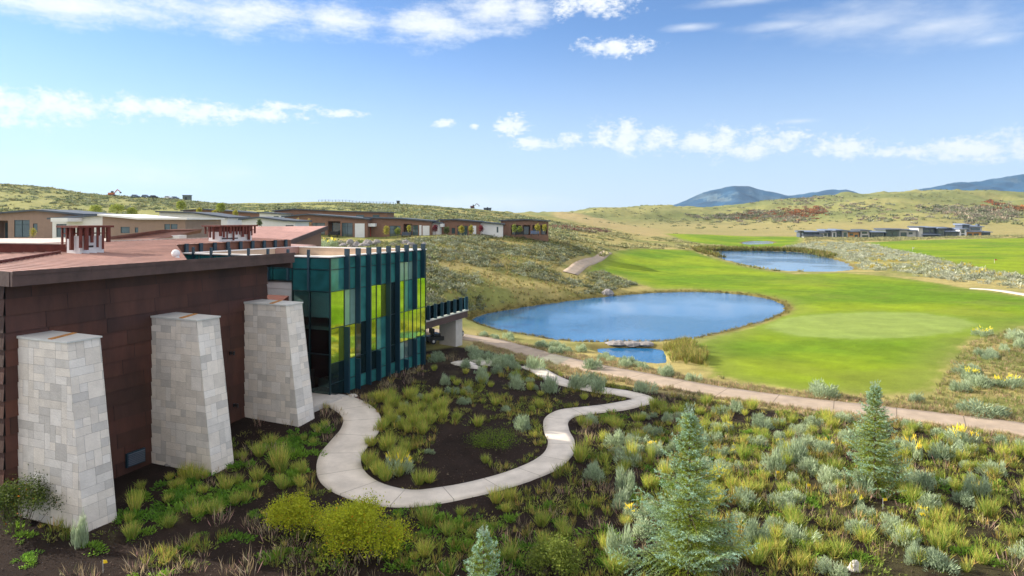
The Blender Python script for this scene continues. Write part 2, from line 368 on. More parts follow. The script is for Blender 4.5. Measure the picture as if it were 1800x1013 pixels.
def catmull(pts, n=8):
    pts = [np.array(p, float) for p in pts]; pts = [2*pts[0]-pts[1]]+pts+[2*pts[-1]-pts[-2]]; out = []
    for i in range(1, len(pts)-2):
        p0, p1, p2, p3 = pts[i-1:i+3]
        for k in range(n):
            t = k/n; out.append(.5*((2*p1)+(-p0+p2)*t+(2*p0-5*p1+4*p2-p3)*t*t+(-p0+3*p1-3*p2+p3)*t**3))
    out.append(pts[-2]); return out
c5 = lambda x, y: (540+x/2.727, 580+y/2.727)
walk_px = [c5(*p) for p in [(-10,322),(60,328),(150,345),(225,385),(262,430),(252,490),(205,545),(160,610),(155,680),(195,735),(280,782),(400,808),(520,813),(650,798),(800,768),(950,727),(1060,690),(1150,645),(1205,600),(1218,545),(1195,490),(1195,440),(1245,405),(1340,390),(1450,378),(1550,362),(1610,345),(1590,325),(1500,305),(1400,290),(1300,275),(1220,255),(1150,225),(1110,200),(1060,178)]]
walk = catmull(castpoly(walk_px), 7)
cart_px = [(700,575),(790,590),(850,600),(900,613),(960,630),(1040,648),(1120,664),(1240,687),(1400,710),(1500,721),(1600,732),(1700,744),(1800,757),(1950,785),(2200,830)]
cart = catmull(castpoly(cart_px), 7)
far_px = [(1002,482),(1012,474),(1022,466),(1040,459),(1058,451),(1068,444)]
farwalk = catmull(castpoly(far_px), 7)
right_px = [(1705,508),(1740,510),(1780,515),(1830,524),(1900,540)]
rightwalk = catmull(castpoly(right_px), 7)

# ================================================================ ground mesh
tcol = np.concatenate([np.linspace(-2.4, -.86, 60)[:-1], np.linspace(-.86, .86, 860), np.linspace(.86, 2.4, 60)[1:]])
yrow = np.exp(np.linspace(math.log(3.2), math.log(9000), 760))
TT, YY = np.meshgrid(tcol, yrow); XX = TT*YY
ZZ = height(XX, YY)
sh = XX.shape; x = XX.ravel(); y = YY.ravel(); z = ZZ.ravel()
fair = castpoly([(1058,457),(1085,442),(1130,437),(1220,441),(1232,447),(1260,456),(1300,467),(1350,477),(1400,482),(1480,480),(1560,486),(1640,497),(1720,510),(1800,522),(2000,545),(2000,566),(1800,574),(1730,588),(1698,600),(1668,640),(1650,682),(1600,694),(1500,694),(1400,688),(1330,676),(1260,662),(1235,640),(1215,606),(1290,585),(1350,568),(1392,545),(1370,528),(1300,514),(1200,508),(1150,509),(1110,496),(1085,484),(1035,478),(1040,466)])
fair2 = flat([(1165,419),(1250,416),(1330,416.5),(1410,416),(1408,424),(1390,434),(1330,436),(1270,433),(1210,430)], -.4)
fair3 = castpoly([(1512,427),(1600,422.5),(1720,420),(1900,419),(2100,425),(2100,500),(1800,484),(1740,477),(1650,457),(1560,440)])
green = castpoly([(1345,578),(1370,563),(1440,553),(1530,549),(1620,551),(1690,560),(1722,570),(1690,583),(1600,594),(1500,597),(1400,592)])
mulchp = flat([(400,738),(560,700),(600,690),(748,632),(800,618),(860,620),(930,642),(1010,666),(1200,697),(1400,726),(1600,752),(1850,785),(2400,860),(2400,3500),(-600,3500),(-600,800)], 0)
tan = flat([(965,398),(1010,399),(1080,402),(1160,408),(1165,414),(1200,418),(1130,424),(1060,416),(1000,410)], .5)
nA = fbm(x/5, y/5, 4); nB = fbm(x*1.3, y*1.3, 4, .6); nC = fbm(x/40+3, y/40, 4); nD = fbm(x/160, y/160+7, 4)
def lerp(a, b, t): return a*(1-t)[:, None]+np.asarray(b)*t[:, None]
straw = np.array([.34,.285,.11]); olive = np.array([.19,.20,.06])
C = lerp(np.tile(straw, (len(x), 1)), olive, ss(nA*.55+nC*.45, .38, .62))
C = C*(.72+.56*nB)[:, None]
farm = ss(y, 350, 700)
C = lerp(C, np.array([.235,.235,.085]), farm*.65); C = lerp(C, np.array([.14,.165,.06]), farm*ss(nD, .42, .66)*.7)
far_l = ss(-x/y, .0, .2)*ss(y, 190, 260)
C = lerp(C, np.array([.225,.24,.08]), far_l*.7)
C = lerp(C, np.array([.38,.285,.14]), ss(-sdf(x, y, tan), -8, 10)*.7)
vall = ss(y, 330, 420)*(1-ss(z, 4, 12))*ss(x/y, .02, .1); C = lerp(C, np.array([.31,.255,.11]), vall*.6)
bankp = np.full(len(x), 99.)
for p in ponds:
    q = np.array(p); m = (x > q[:,0].min()-15) & (x < q[:,0].max()+15) & (y > q[:,1].min()-15) & (y < q[:,1].max()+15)
    bankp[m] = np.minimum(bankp[m], sdf(x[m], y[m], p))
mk = ss(-sdf(x, y, mulchp), -.4, .4)
mul = np.array([.024,.016,.013])
mcol = mul*(.55+.9*nB)[:, None]
mixg = ss(nA*.5+nB*.5+.16*ss(x/y, .1, .45), .62, .76)*.3
mcol = lerp(mcol, np.array([.12,.12,.045]), mixg)
C = C*(1-mk)[:, None]+mcol*mk[:, None]
for line, w in ((walk, 1.5), (cart, 2.2)):
    a = np.array(line); m = (y < 90) & (x > a[:,0].min()-4) & (x < a[:,0].max()+4)
    d = linedist(x[m], y[m], line[::2]); k = (1-ss(d, w-.2, w+.8))*(.75 if w > 2 else .0)*ss(nB[m], .3, .55)
    C[m] = lerp(C[m], np.array([.38,.32,.16]), k)
def fmask(poly, soft): return ss(-(sdf(x, y, poly)+(nB-.5)*soft*2), -soft, soft)
fm = np.maximum(fmask(fair, .9), np.maximum(fmask(fair2, 3), fmask(fair3, 2)))
gcol = lerp(np.tile(np.array([.115,.205,.010]), (len(x), 1)), np.array([.205,.28,.012]), ss(fbm(x/18, y/12, 4)*.7+nC*.3, .36, .62))
stripe = ss(np.sin((x*.55+y*.25)*.9+2.5*nC), -.3, .3)
gcol = gcol*(.92+.10*stripe)[:, None]*(.82+.36*nB)[:, None]
rough = ss(fbm(x/9+40, y/9, 4), .46, .64)*.35*ss(x/y, .25, .5)
gcol = lerp(gcol, np.array([.17,.18,.04]), rough)
sdf1 = np.maximum(-sdf(x, y, fair), np.maximum(-sdf(x, y, fair2), -sdf(x, y, fair3)))
gcol = lerp(gcol, np.array([.17,.205,.04]), (1-ss(sdf1, .5, 4.5))*.6)
ringd = np.abs(sdf(x, y, green)+.0); gcol = lerp(gcol, np.array([.155,.235,.02]), (1-ss(ringd, .6, 3.0))*.6)
C = C*(1-fm)[:, None]+gcol*fm[:, None]
gm = fmask(green, .8); C = lerp(C, np.array([.225,.295,.075]), gm*.85)
C = lerp(C, np.array([.17,.14,.045]), (1-ss(bankp, .2, 1.6))*ss(y, 60, 62))
bx = np.clip(C, 0, 1)
idx = np.arange(len(x)).reshape(sh)
Q = np.stack([idx[:-1,:-1], idx[:-1,1:], idx[1:,1:], idx[1:,:-1]], -1).reshape(-1, 4)
me = np_mesh('ground', np.stack([x, y, z], 1), Q)
at = me.color_attributes.new('col', 'FLOAT_COLOR', 'POINT'); at.data.foreach_set('color', np.concatenate([bx, np.ones((len(x), 1))], 1).astype(np.float32).ravel())
me.polygons.foreach_set('use_smooth', np.ones(len(Q), bool))
def groundmat():
    m, t, b = newmat('ground_cover'); N = t.nodes; L = t.links
    a = N.new('ShaderNodeAttribute'); a.attribute_name = 'col'
    tcn = N.new('ShaderNodeTexCoord')
    def nz(sc, det=6):
        n = N.new('ShaderNodeTexNoise'); n.inputs['Scale'].default_value = sc; n.inputs['Detail'].default_value = det; n.inputs['Roughness'].default_value = .7; L.new(tcn.outputs['Object'], n.inputs[0]); return n.outputs[0]
    def rng_(s, lo, hi, a0=.3, a1=.7):
        r = N.new('ShaderNodeMapRange'); L.new(s, r.inputs[0]); r.inputs[1].default_value = a0; r.inputs[2].default_value = a1; r.inputs[3].default_value = lo; r.inputs[4].default_value = hi; return r.outputs[0]
    def mul(c, f):
        q = N.new('ShaderNodeMix'); q.data_type = 'RGBA'; q.blend_type = 'MULTIPLY'; q.inputs[0].default_value = 1; L.new(c, q.inputs[6]); L.new(f, q.inputs[7]); return q.outputs[2]
    c = mul(a.outputs['Color'], rng_(nz(14), .72, 1.28)); c = mul(c, rng_(nz(.35, 9), .82, 1.18))
    L.new(c, b.inputs['Base Color']); b.inputs['Roughness'].default_value = .95; b.inputs['Specular IOR Level'].default_value = .1
    bp = N.new('ShaderNodeBump'); bp.inputs['Strength'].default_value = .8; bp.inputs['Distance'].default_value = .06; L.new(nz(22, 6), bp.inputs['Height'])
    L.new(bp.outputs[0], b.inputs['Normal']); return m
gob = link_mesh('ground', me, groundmat()); tag(gob, kind='structure')
# water
def watermat():
    m, t, b = newmat('pond_water'); N = t.nodes; L = t.links
    b.inputs['Base Color'].default_value = (.016,.125,.29,1); b.inputs['Roughness'].default_value = .06; b.inputs['IOR'].default_value = 1.33
    b.inputs['Specular IOR Level'].default_value = .6
    tcn = N.new('ShaderNodeTexCoord'); mp = N.new('ShaderNodeMapping'); mp.inputs['Scale'].default_value = (1,1.6,1); L.new(tcn.outputs['Object'], mp.inputs[0])
    n = N.new('ShaderNodeTexNoise'); n.inputs['Scale'].default_value = 2.6; n.inputs['Detail'].default_value = 4; L.new(mp.outputs[0], n.inputs[0])
    big = N.new('ShaderNodeTexNoise'); big.inputs['Scale'].default_value = .05; big.inputs['Detail'].default_value = 2; L.new(tcn.outputs['Object'], big.inputs[0])
    r = N.new('ShaderNodeMapRange'); L.new(big.outputs[0], r.inputs[0]); r.inputs[1].default_value = .42; r.inputs[2].default_value = .60; r.inputs[3].default_value = .05; r.inputs[4].default_value = .38
    bp = N.new('ShaderNodeBump'); L.new(r.outputs[0], bp.inputs['Strength']); bp.inputs['Distance'].default_value = .12; L.new(n.outputs[0], bp.inputs['Height']); L.new(bp.outputs[0], b.inputs['Normal'])
    return m
M['water'] = watermat()
for p in ponds:
    c = np.mean(np.array(p), 0); mb = MB(); pts = []
    for px, py in p:
        d = np.array([px, py])-c; L_ = np.hypot(*d); q = c+d*(1+1.2/L_) if L_ < 20 else c+d*(1+2.0/L_)
        pts.append((q[0], q[1], ZW))
    for i in range(len(pts)): mb.poly([(c[0], c[1], ZW), pts[i], pts[(i+1) % len(pts)]])
    o = mb.build('water', M['water'], loc=(c[0], c[1], ZW)); tag(o, kind='structure')
# mountains far behind
mu = np.linspace(-900, 2900, 620); my = np.linspace(4300, 6600, 90)
sil = np.interp(mu, [-900,900,1040,1095,1130,1160,1180,1205,1232,1255,1275,1300,1318,1342,1365,1395,1420,1450,1490,1530,1580,1630,1665,1700,1740,1775,1800,1850,1950,2100,2500,2900],
                    [392,392,390,386,362,361,360,352,340,333,327,324,326,334,338,342,337,333,333,344,336,330,322,319,313,308,306,303,312,318,340,360])
MU, MY = np.meshgrid(mu, my); MX = (MU-900)/F*MY
pk = 5400; prof = np.where(MY < pk, ss(MY, 4250, pk)**.9, 1-ss(MY, pk, 7200)*.8)
topz = (HZ-np.tile(sil, (len(my), 1)))/F*pk+CZ
rid = 1-np.abs(2*fbm(MX/520, MY/620, 5, .5)-1)
rid2 = 1-np.abs(2*fbm(MX/210+9, MY/330, 4, .55)-1)
MZ = topz*prof*(1-(.45*(1-rid)+.22*(1-rid2))*(1-np.exp(-((MY-pk)/200)**2)))-10+(fbm(MX/90, MY/90, 4)-.5)*34*ss(topz, 40, 140)
idx = np.arange(MX.size).reshape(MX.shape); Q = np.stack([idx[:-1,:-1], idx[:-1,1:], idx[1:,1:], idx[1:,:-1]], -1).reshape(-1, 4)
me = np_mesh('mountains', np.stack([MX.ravel(), MY.ravel(), MZ.ravel()], 1), Q); me.polygons.foreach_set('use_smooth', np.ones(len(Q), bool))
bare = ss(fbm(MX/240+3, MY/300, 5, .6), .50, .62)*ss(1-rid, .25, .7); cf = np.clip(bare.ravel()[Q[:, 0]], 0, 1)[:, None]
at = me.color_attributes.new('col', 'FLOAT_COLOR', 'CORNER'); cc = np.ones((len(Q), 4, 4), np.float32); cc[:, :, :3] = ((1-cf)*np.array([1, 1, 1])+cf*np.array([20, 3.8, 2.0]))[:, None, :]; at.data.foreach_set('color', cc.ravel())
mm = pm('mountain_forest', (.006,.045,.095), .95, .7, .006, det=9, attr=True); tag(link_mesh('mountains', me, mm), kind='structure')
# paths
def pathmat(name, col, joint):
    m = pm(name, col, .9, .20, .9, .3, 26, det=11); t = m.node_tree; N = t.nodes; L = t.links; b = N['Principled BSDF']
    uv = N.new('ShaderNodeUVMap'); sp = N.new('ShaderNodeSeparateXYZ'); L.new(uv.outputs[0], sp.inputs[0])
    f = N.new('ShaderNodeMath'); f.operation = 'FRACT'; dv = N.new('ShaderNodeMath'); dv.operation = 'DIVIDE'; dv.inputs[1].default_value = joint
    L.new(sp.outputs[1], dv.inputs[0]); L.new(dv.outputs[0], f.inputs[0]); c = N.new('ShaderNodeMath'); c.operation = 'LESS_THAN'; c.inputs[1].default_value = .018; L.new(f.outputs[0], c.inputs[0])
    mx = N.new('ShaderNodeMix'); mx.data_type = 'RGBA'; L.new(c.outputs[0], mx.inputs[0]); L.new(b.inputs['Base Color'].links[0].from_socket, mx.inputs[6]); mx.inputs[7].default_value = (col[0]*.5, col[1]*.5, col[2]*.48, 1)
    L.new(mx.outputs[2], b.inputs['Base Color']); return m
def ribbon(name, line, width, mat, lift=.07, level=.6):
    V = []; Fc = []; UV = []; L = 0; n = len(line)
    for i, p in enumerate(line):
        a = np.array(line[max(0, i-1)]); b = np.array(line[min(n-1, i+1)]); t = (b-a)/np.linalg.norm(b-a); nr = np.array([-t[1], t[0]])
        w = width(i/(n-1)) if callable(width) else width
        if i: L += np.linalg.norm(np.array(p)-np.array(line[i-1]))
        for s in (-1, -.5, 0, .5, 1):
            q = np.array(p)+nr*s*w/2; V.append([q[0], q[1], H(q[0], q[1])+lift]); UV.append((s, L))
    V = np.array(V); zz = V[:, 2].reshape(n, 5); zz[:] = zz.max(1)[:, None]*level+zz*(1-level)
    for _ in range(3): zz[1:-1] = (zz[:-2]+2*zz[1:-1]+zz[2:])/4
    V[:, 2] = zz.ravel(); base = V.copy(); base[:, 2] -= .25
    allV = np.vstack([V, base]); N5 = len(V)
    for i in range(n-1):
        for s in range(4): k = i*5+s; Fc.append((k, k+1, k+6, k+5))
        k = i*5; Fc.append((k+N5, k, k+5, k+5+N5)); Fc.append((k+4, k+4+N5, k+9+N5, k+9))
    c = V.mean(0); me = np_mesh(name, allV-c, Fc); uvl = me.uv_layers.new(name='UVMap')
    UV2 = UV+UV; fl = np.array(Fc).ravel(); uvl.data.foreach_set('uv', np.array(UV2, np.float32)[fl].ravel())
    o = link_mesh(name, me, mat, None, tuple(c)); return tag(o, kind='structure')
pw = pathmat('pale_path_concrete', (.58,.53,.47), 2.0); pc = pathmat('cart_path_concrete', (.36,.285,.215), 3.2)
ribbon('path', walk, lambda t: 1.9 if t < .25 else (1.9-(t-.25)/.15*.6 if t < .4 else 1.3), pw)
ribbon('cart_path', cart, 2.6, pc); ribbon('path', farwalk, lambda t: 2.6-.4*t, pc, .12, 0); ribbon('path', rightwalk, 1.6, pw, .07)

# ================================================================ main building frame of reference
W1 = Vector((-18.25, 25.2)); D2 = Vector((.384, .923)); N2 = Vector((.923, -.384))
def AB(a, b, z): return Vector((W1.x+a*D2.x-b*N2.x, W1.y+a*D2.y-b*N2.y, z))
def clip(poly, a, b, c):       # keep a*x+b*y<=c
    out = []
    for i in range(len(poly)):
        p, q = poly[i], poly[(i+1) % len(poly)]; dp = a*p[0]+b*p[1]-c; dq = a*q[0]+b*q[1]-c
        if dp <= 0: out.append(p)
        if dp*dq < 0: t = dp/(dp-dq); out.append((p[0]+(q[0]-p[0])*t, p[1]+(q[1]-p[1])*t))
    return out
def ashlar(width, height_, unit, r, sizes):
    nx = int(width/unit)+1; nz = int(height_/unit)+1; occ = set(); out = []
    for j in range(nz):
        for i in range(nx):
            if (i, j) in occ: continue
            w, h = r.choice(sizes)
            while w > 1 and any((i+k, j) in occ for k in range(w)): w -= 1
            if any((i+k, j+l) in occ for k in range(w) for l in range(h)): h = 1
            for k in range(w):
                for l in range(h): occ.add((i+k, j+l))
            out.append((i*unit, j*unit, (i+w)*unit, (j+h)*unit))
    return out
# ---- stone buttresses
def buttress(a0, zb, label, seed):
    r = random.Random(seed); top = 6.6; w = 1.24; st, sb = 2.72, 3.62; z0 = -.3
    sl = (sb-st)/(top-.0)                           # outward lean per metre
    ext = lambda z: st+(top-z)*sl
    root = empty('stone_buttress', AB(a0+w/2, -1.5, zb), label, 'buttress', 'stone buttresses along the steel wall')
    core = MB(); g = .012
    core.hexa([AB(a0+g,0,z0),AB(a0+g,-ext(z0)+g,z0),AB(a0+w-g,-ext(z0)+g,z0),AB(a0+w-g,0,z0)],[AB(a0+g,0,top),AB(a0+g,-st+g,top),AB(a0+w-g,-st+g,top),AB(a0+w-g,0,top)],(.45,.44,.43))
    def face(width, mapf, lean):
        for (x0,y0,x1,y1) in ashlar(width, top-z0, .30, r, [(2,1),(2,1),(1,1),(2,2),(3,1),(1,2),(2,1)]):
            poly = [(x0+.004,z0+y0+.004),(x1-.004,z0+y0+.004),(x1-.004,min(z0+y1-.004, top)),(x0+.004,min(z0+y1-.004, top))]
            if lean: poly = clip(poly, 1, sl, st+top*sl)
            else: poly = clip(poly, 1, 0, width)
            if len(poly) < 3: continue
            k = r.random(); c = .88+.20*r.random()
            if k < .15: c = .72+.1*r.random()
            t = (c*1.0, c*(.985 if k < .5 else .96), c*(.97 if k < .5 else .91))
            core.poly([mapf(px, pz, r_o) for (px, pz), r_o in zip(poly, [r.uniform(0, .006)]*len(poly))], t)
    face(sb+.3, lambda s, z, o: AB(a0-o+.004, -s, z), True)
    face(sb+.3, lambda s, z, o: AB(a0+w+o-.004, -s, z), True)
    face(w, lambda s, z, o: AB(a0+s, -ext(z)-o+.004, z), False)
    core.build('stone_cladding', M['stone'], root)
    cp = MB(); e = .05; cp.hexa([AB(a0-e,0,top),AB(a0-e,-st-e,top),AB(a0+w+e,-st-e,top),AB(a0+w+e,0,top)],[AB(a0-e,0,top+.09),AB(a0-e,-st-e,top+.06),AB(a0+w+e,-st-e,top+.06),AB(a0+w+e,0,top+.09)])
    cpo = cp.build('cap', M['capmetal'], root)
    s = MB(); s.hexa([AB(a0+.0,-st*.62,top+.05),AB(a0+.0,-st*.70,top+.05),AB(a0+w+.03,-st*.52,top+.05),AB(a0+w+.03,-st*.44,top+.05)],[AB(a0,-st*.62,top+.098),AB(a0,-st*.70,top+.098),AB(a0+w+.03,-st*.52,top+.098),AB(a0+w+.03,-st*.44,top+.098)])
    s.build('rust_stain', M['rust'], cpo)
buttress(0, 0, 'nearest pale limestone buttress, rising at the lower left corner of the view', 1)
buttress(5.65, 0, 'middle pale limestone buttress, standing between the other two along the brown wall', 2)
buttress(11.2, .8, 'farthest pale limestone buttress, right beside the glass entrance', 3)
# ---- corten hall
hall = empty('steel_clad_hall', AB(6, 5, 0), 'low hall clad in dark brown weathering steel sheets behind the stone buttresses', 'building')
A0, A1 = -.44, 12.87; rr = random.Random(5)
wl = MB()
def course_wall(mapf, length, z0, z1, ch=.62):
    z = z0; k = 0
    while z < z1-.01:
        zt = min(z+ch, z1); s = -rr.random()*1.5
        while s < length:
            w = rr.choice([1.2, 1.8, 2.4, 2.4, 3.0]); a = max(0, s+.010); b = min(length, s+w-.010)
            if b > a:
                c = .74+.5*rr.random(); t = (c*(1+.15*rr.random()), c, c*(.94+.1*rr.random()))
                if rr.random() < .03: t = (1.5*c, 1.3*c, 1.1*c)
                wl.poly([mapf(a, .06, z+.012), mapf(b, .06, z+.012), mapf(b, .005, zt), mapf(a, .005, zt)], t)
                wl.poly([mapf(a, .0, z+.012), mapf(b, .0, z+.012), mapf(b, .06, z+.012), mapf(a, .06, z+.012)], (.3,.3,.3))
            s += w
        z = zt
course_wall(lambda s, o, z: AB(A0+s, -o, z), A1-A0, -.6, 8.6)
course_wall(lambda s, o, z: AB(A0-o, 14-s, z), 14, -.6, 8.6)
course_wall(lambda s, o, z: AB(A1+o, s, z), 6.0, -.6, 8.6)
wl.build('wall', M['corten'], hall)
inn = MB(); inn.hexa([AB(A0+.05,14,-.6),AB(A0+.05,.05,-.6),AB(A1-.05,.05,-.6),AB(A1-.05,14,-.6)],[AB(A0+.05,14,8.6),AB(A0+.05,.05,8.6),AB(A1-.05,.05,8.6),AB(A1-.05,14,8.6)]); inn.build('wall_core', M['dark'], hall)
def rz(a, b): return 9.10+.028*(b+1)
RA0, RA1 = -.8, 13.9
fs = MB()
for p, q in (((RA0,-1),(RA1,-1)),):
    L_ = RA1-RA0; n = 5
    for k in range(n):
        a = RA0+L_*k/n+.004; b = RA0+L_*(k+1)/n-.004
        fs.hexa([AB(a,-1,8.60),AB(b,-1,8.60),AB(b,-.9,8.60),AB(a,-.9,8.60)],[AB(a,-1,9.12),AB(b,-1,9.12),AB(b,-.85,9.12),AB(a,-.85,9.12)])
        fs.hexa([AB(a,-1.03,9.0),AB(b,-1.03,9.0),AB(b,-1.003,9.0),AB(a,-1.003,9.0)],[AB(a,-1.03,9.15),AB(b,-1.03,9.15),AB(b,-1.003,9.15),AB(a,-1.003,9.15)])
fs.hexa([AB(RA0-.003,-.84,8.6),AB(RA0+.12,-.84,8.6),AB(RA0+.12,14,8.6),AB(RA0-.003,14,8.6)],[AB(RA0-.003,-.84,9.12),AB(RA0+.12,-.84,9.12),AB(RA0+.12,14,9.54),AB(RA0-.003,14,9.54)])
fs.hexa([AB(RA1-.12,-.84,8.3),AB(RA1+.003,-.84,8.3),AB(RA1+.003,6.2,8.3),AB(RA1-.12,6.2,8.3)],[AB(RA1-.12,-.84,8.64),AB(RA1+.003,-.84,8.64),AB(RA1+.003,6.2,8.62),AB(RA1-.12,6.2,8.62)])
fs.build('fascia', M['corten_trim'], hall)
so = MB(); so.poly([AB(RA0+.12,-.9,8.605),AB(RA1-.12,-.9,8.605),AB(RA1-.12,6,8.605),AB(RA0+.12,6,8.605)]); so.build('soffit', M['corten_trim'], hall)
rf = MB(); na = 46
def roofstrip(a0, a1, n, edge, b1):
    for k in range(n):
        a = a0+(a1-a0)*k/n; b = a0+(a1-a0)*(k+1)/n; ba, bb = edge(a), edge(b)
        if b1-max(ba, bb) < .05: continue
        rf.poly([AB(a,ba,rz(a,ba)),AB(b,bb,rz(b,bb)),AB(b,b1,rz(b,b1)),AB(a,b1,rz(a,b1))])
        up = Vector((0,0,.035)); q = [AB(a-.012,ba,rz(a,ba)),AB(a+.012,ba,rz(a,ba)),AB(a+.012,b1,rz(a,b1)),AB(a-.012,b1,rz(a,b1))]; rf.hexa(q, [p+up for p in q])
edge = lambda a: -.9 if a < 6.8 else (-.9+(a-6.8)*10.3/8.4 if a < 15.2 else 9.4)
roofstrip(RA0+.05, 26, 66, edge, 14.2)
lo_ = 8.63; rf.poly([AB(6.4,-.84,lo_),AB(13.0,-.84,lo_),AB(13.0,9.4,lo_-.02),AB(6.4,9.4,lo_-.02)])
sk = [AB(6.8,-.88,0), AB(15.2,9.42,0)]; rf.poly([(sk[0].x,sk[0].y,8.7),(sk[1].x,sk[1].y,8.7),(sk[1].x,sk[1].y,rz(0,9.42)),(sk[0].x,sk[0].y,rz(0,-.88))])
rfo = rf.build('roof', M['roofmetal'], hall)
# walls under the long back roof
bw = MB(); bw.hexa([AB(13.9,9.6,0),AB(26,9.6,0),AB(26,14,0),AB(13.9,14,0)],[AB(13.9,9.6,9.36),AB(26,9.6,9.36),AB(26,14,9.48),AB(13.9,14,9.48)]); bw.build('rear_wall', M['corten_brown'], hall)
cb = MB(); cb.hexa([AB(-.8,14.2,8.9),AB(26,14.2,8.9),AB(26,14.35,8.9),AB(-.8,14.35,8.9)],[AB(-.8,14.2,9.60),AB(26,14.2,9.60),AB(26,14.35,9.60),AB(-.8,14.35,9.60)]); cb.build('ridge_flashing', M['gravel'], hall)
cur = MB(); a_, b_ = AB(.6,2.6,rz(0,2.6)), AB(6.0,6.6,rz(0,6.6)); dd = (b_-a_).normalized(); sd = Vector((-dd.y, dd.x, 0))*.05
cur.hexa([a_-sd,b_-sd,b_+sd,a_+sd],[p+Vector((0,0,.13)) for p in (a_-sd,b_-sd,b_+sd,a_+sd)]); cur.build('roof_curb', M['corten_red'], hall)
# louvre and lights on the wall
def lv():
    r_ = empty('louvre_vent', AB(4.75,-.1,.5), 'grey blue louvred vent low on the steel wall between the first two buttresses', 'vent')
    m = MB(); m.box(4.35,-.14,.35, 5.25,-.05,.95, AB); m.build('frame', M['navy'], r_)
    m = MB()
    for k in range(7): z = .41+k*.075; m.hexa([AB(4.40,-.19,z),AB(5.20,-.19,z),AB(5.20,-.145,z+.03),AB(4.40,-.145,z+.03)],[AB(4.40,-.19,z+.012),AB(5.20,-.19,z+.012),AB(5.20,-.145,z+.045),AB(4.40,-.145,z+.045)])
    m.build('slats', M['slate'], r_)
lv()
def walllight(a, z, label):
    r_ = empty('wall_light', AB(a,-.05,z), label, 'wall light', 'wall lights on the steel wall')
    m = MB(); m.box(a-.06,-.12,z-.08, a+.06,-.047,z+.08, AB); m.build('mount', M['black'], r_)
    m = MB(); m.tube(AB(a,-.1,z), AB(a,-.30,z+.02), .03, .03); m.tube(AB(a,-.30,z-.08), AB(a,-.30,z+.1), .06, .05, 10); m.build('lamp_head', M['black'], r_)
walllight(10.2, 4.2, 'small black spotlight high on the wall left of the farthest buttress')
walllight(10.45, 1.5, 'small black spotlight low on the wall left of the farthest buttress')
# ---- chimneys with hanging steel posts
def chimney(a0, b0, la, lb, zr, zt, label, seed):
    r = random.Random(seed); root = empty('chimney', AB(a0+la/2, b0+lb/2, zr), label, 'chimney', 'roof chimneys with steel posts')
    h = zt-zr
    m = MB(); m.box(a0, b0, zr-.3, a0+la, b0+lb, zr+h*.62, AB); m.build('stone_base', M['whiteplaster'], root)
    m = MB(); m.box(a0+.2, b0-.012, zr+h*.20, a0+la*.55, b0-.002, zr+h*.27, AB); m.build('slot', M['black'], root)
    m = MB(); m.box(a0-.32, b0-.32, zt-.10, a0+la+.32, b0+lb+.32, zt, AB); m.build('top_slab', M['corten_red'], root)
    m = MB(); m.box(a0-.13, b0-.13, zr+h*.70, a0+la+.13, b0-.09, zr+h*.73, AB); m.box(a0-.13, b0-.09, zr+h*.70, a0-.09, b0+lb+.13, zr+h*.73, AB); m.box(a0+la+.09, b0-.09, zr+h*.70, a0+la+.13, b0+lb+.09, zr+h*.73, AB); m.box(a0-.09, b0+lb+.09, zr+h*.70, a0+la+.13, b0+lb+.13, zr+h*.73, AB)
    m.box(a0+.3, b0+.3, zr+h*.62, a0+la-.3, b0+lb-.3, zt-.1, AB); m.build('rail', M['corten_red'], root)
    def post(a, b): 
        q = MB(); zb = zr+h*r.choice([.12,.2,.3,.38,.45,.5,.52]); w = r.choice([.045,.06,.085]); q.box(a-w, b-w*.7, zb, a+w, b+w*.7, zt-.102, AB); q.build('post', M['corten_red'], root)
    n = max(6, int(la/.24))
    for k in range(n): post(a0-.1+(la+.2)*k/(n-1), b0-.19)
    for k in range(n): post(a0-.1+(la+.2)*k/(n-1), b0+lb+.19)
    m_ = max(3, int(lb/.26))
    for k in range(1, m_): post(a0-.2, b0+lb*k/m_); 
    for k in range(1, m_): post(a0+la+.2, b0+lb*k/m_)
chimney(6.45, 5.8, 1.25, .95, rz(0,6.6), 10.67, 'left chimney of white stone under hanging red steel posts, on the near roof', 4)
chimney(19.3, 10.0, 3.0, 1.0, 9.35, 10.56, 'right chimney of white stone with red steel posts, behind the teal parapet fins', 9)
# white dome vent
dv = empty('roof_dome', AB(13.0, 8.2, rz(0,8.2)), 'small white spherical dome on a short neck at the end of the teal parapet', 'roof dome')
pd = P(309,450,32.4)
dv.location = (pd.x, pd.y, 9.12)
m = MB(); m.tube((pd.x+.10,pd.y,9.05),(pd.x+.06,pd.y,9.25),.11,.09,12); m.build('neck', M['whiteplaster'], dv)
m = MB(); 
for j in range(8):
    t0 = math.pi*j/8; t1 = math.pi*(j+1)/8
    for k in range(14):
        p0 = 2*math.pi*k/14; p1 = 2*math.pi*(k+1)/14; q = lambda t, p: (pd.x+.19*math.sin(t)*math.cos(p), pd.y+.19*math.sin(t)*math.sin(p), 9.36-.19*math.cos(t))
        m.poly([q(t0,p0),q(t0,p1),q(t1,p1),q(t1,p0)] if 0 < j < 7 else ([q(t0,p0),q(t1,p1),q(t1,p0)] if j == 0 else [q(t0,p0),q(t0,p1),q(t1,p0)]))
m.build('globe', M['whiteplaster'], dv, smooth=True)
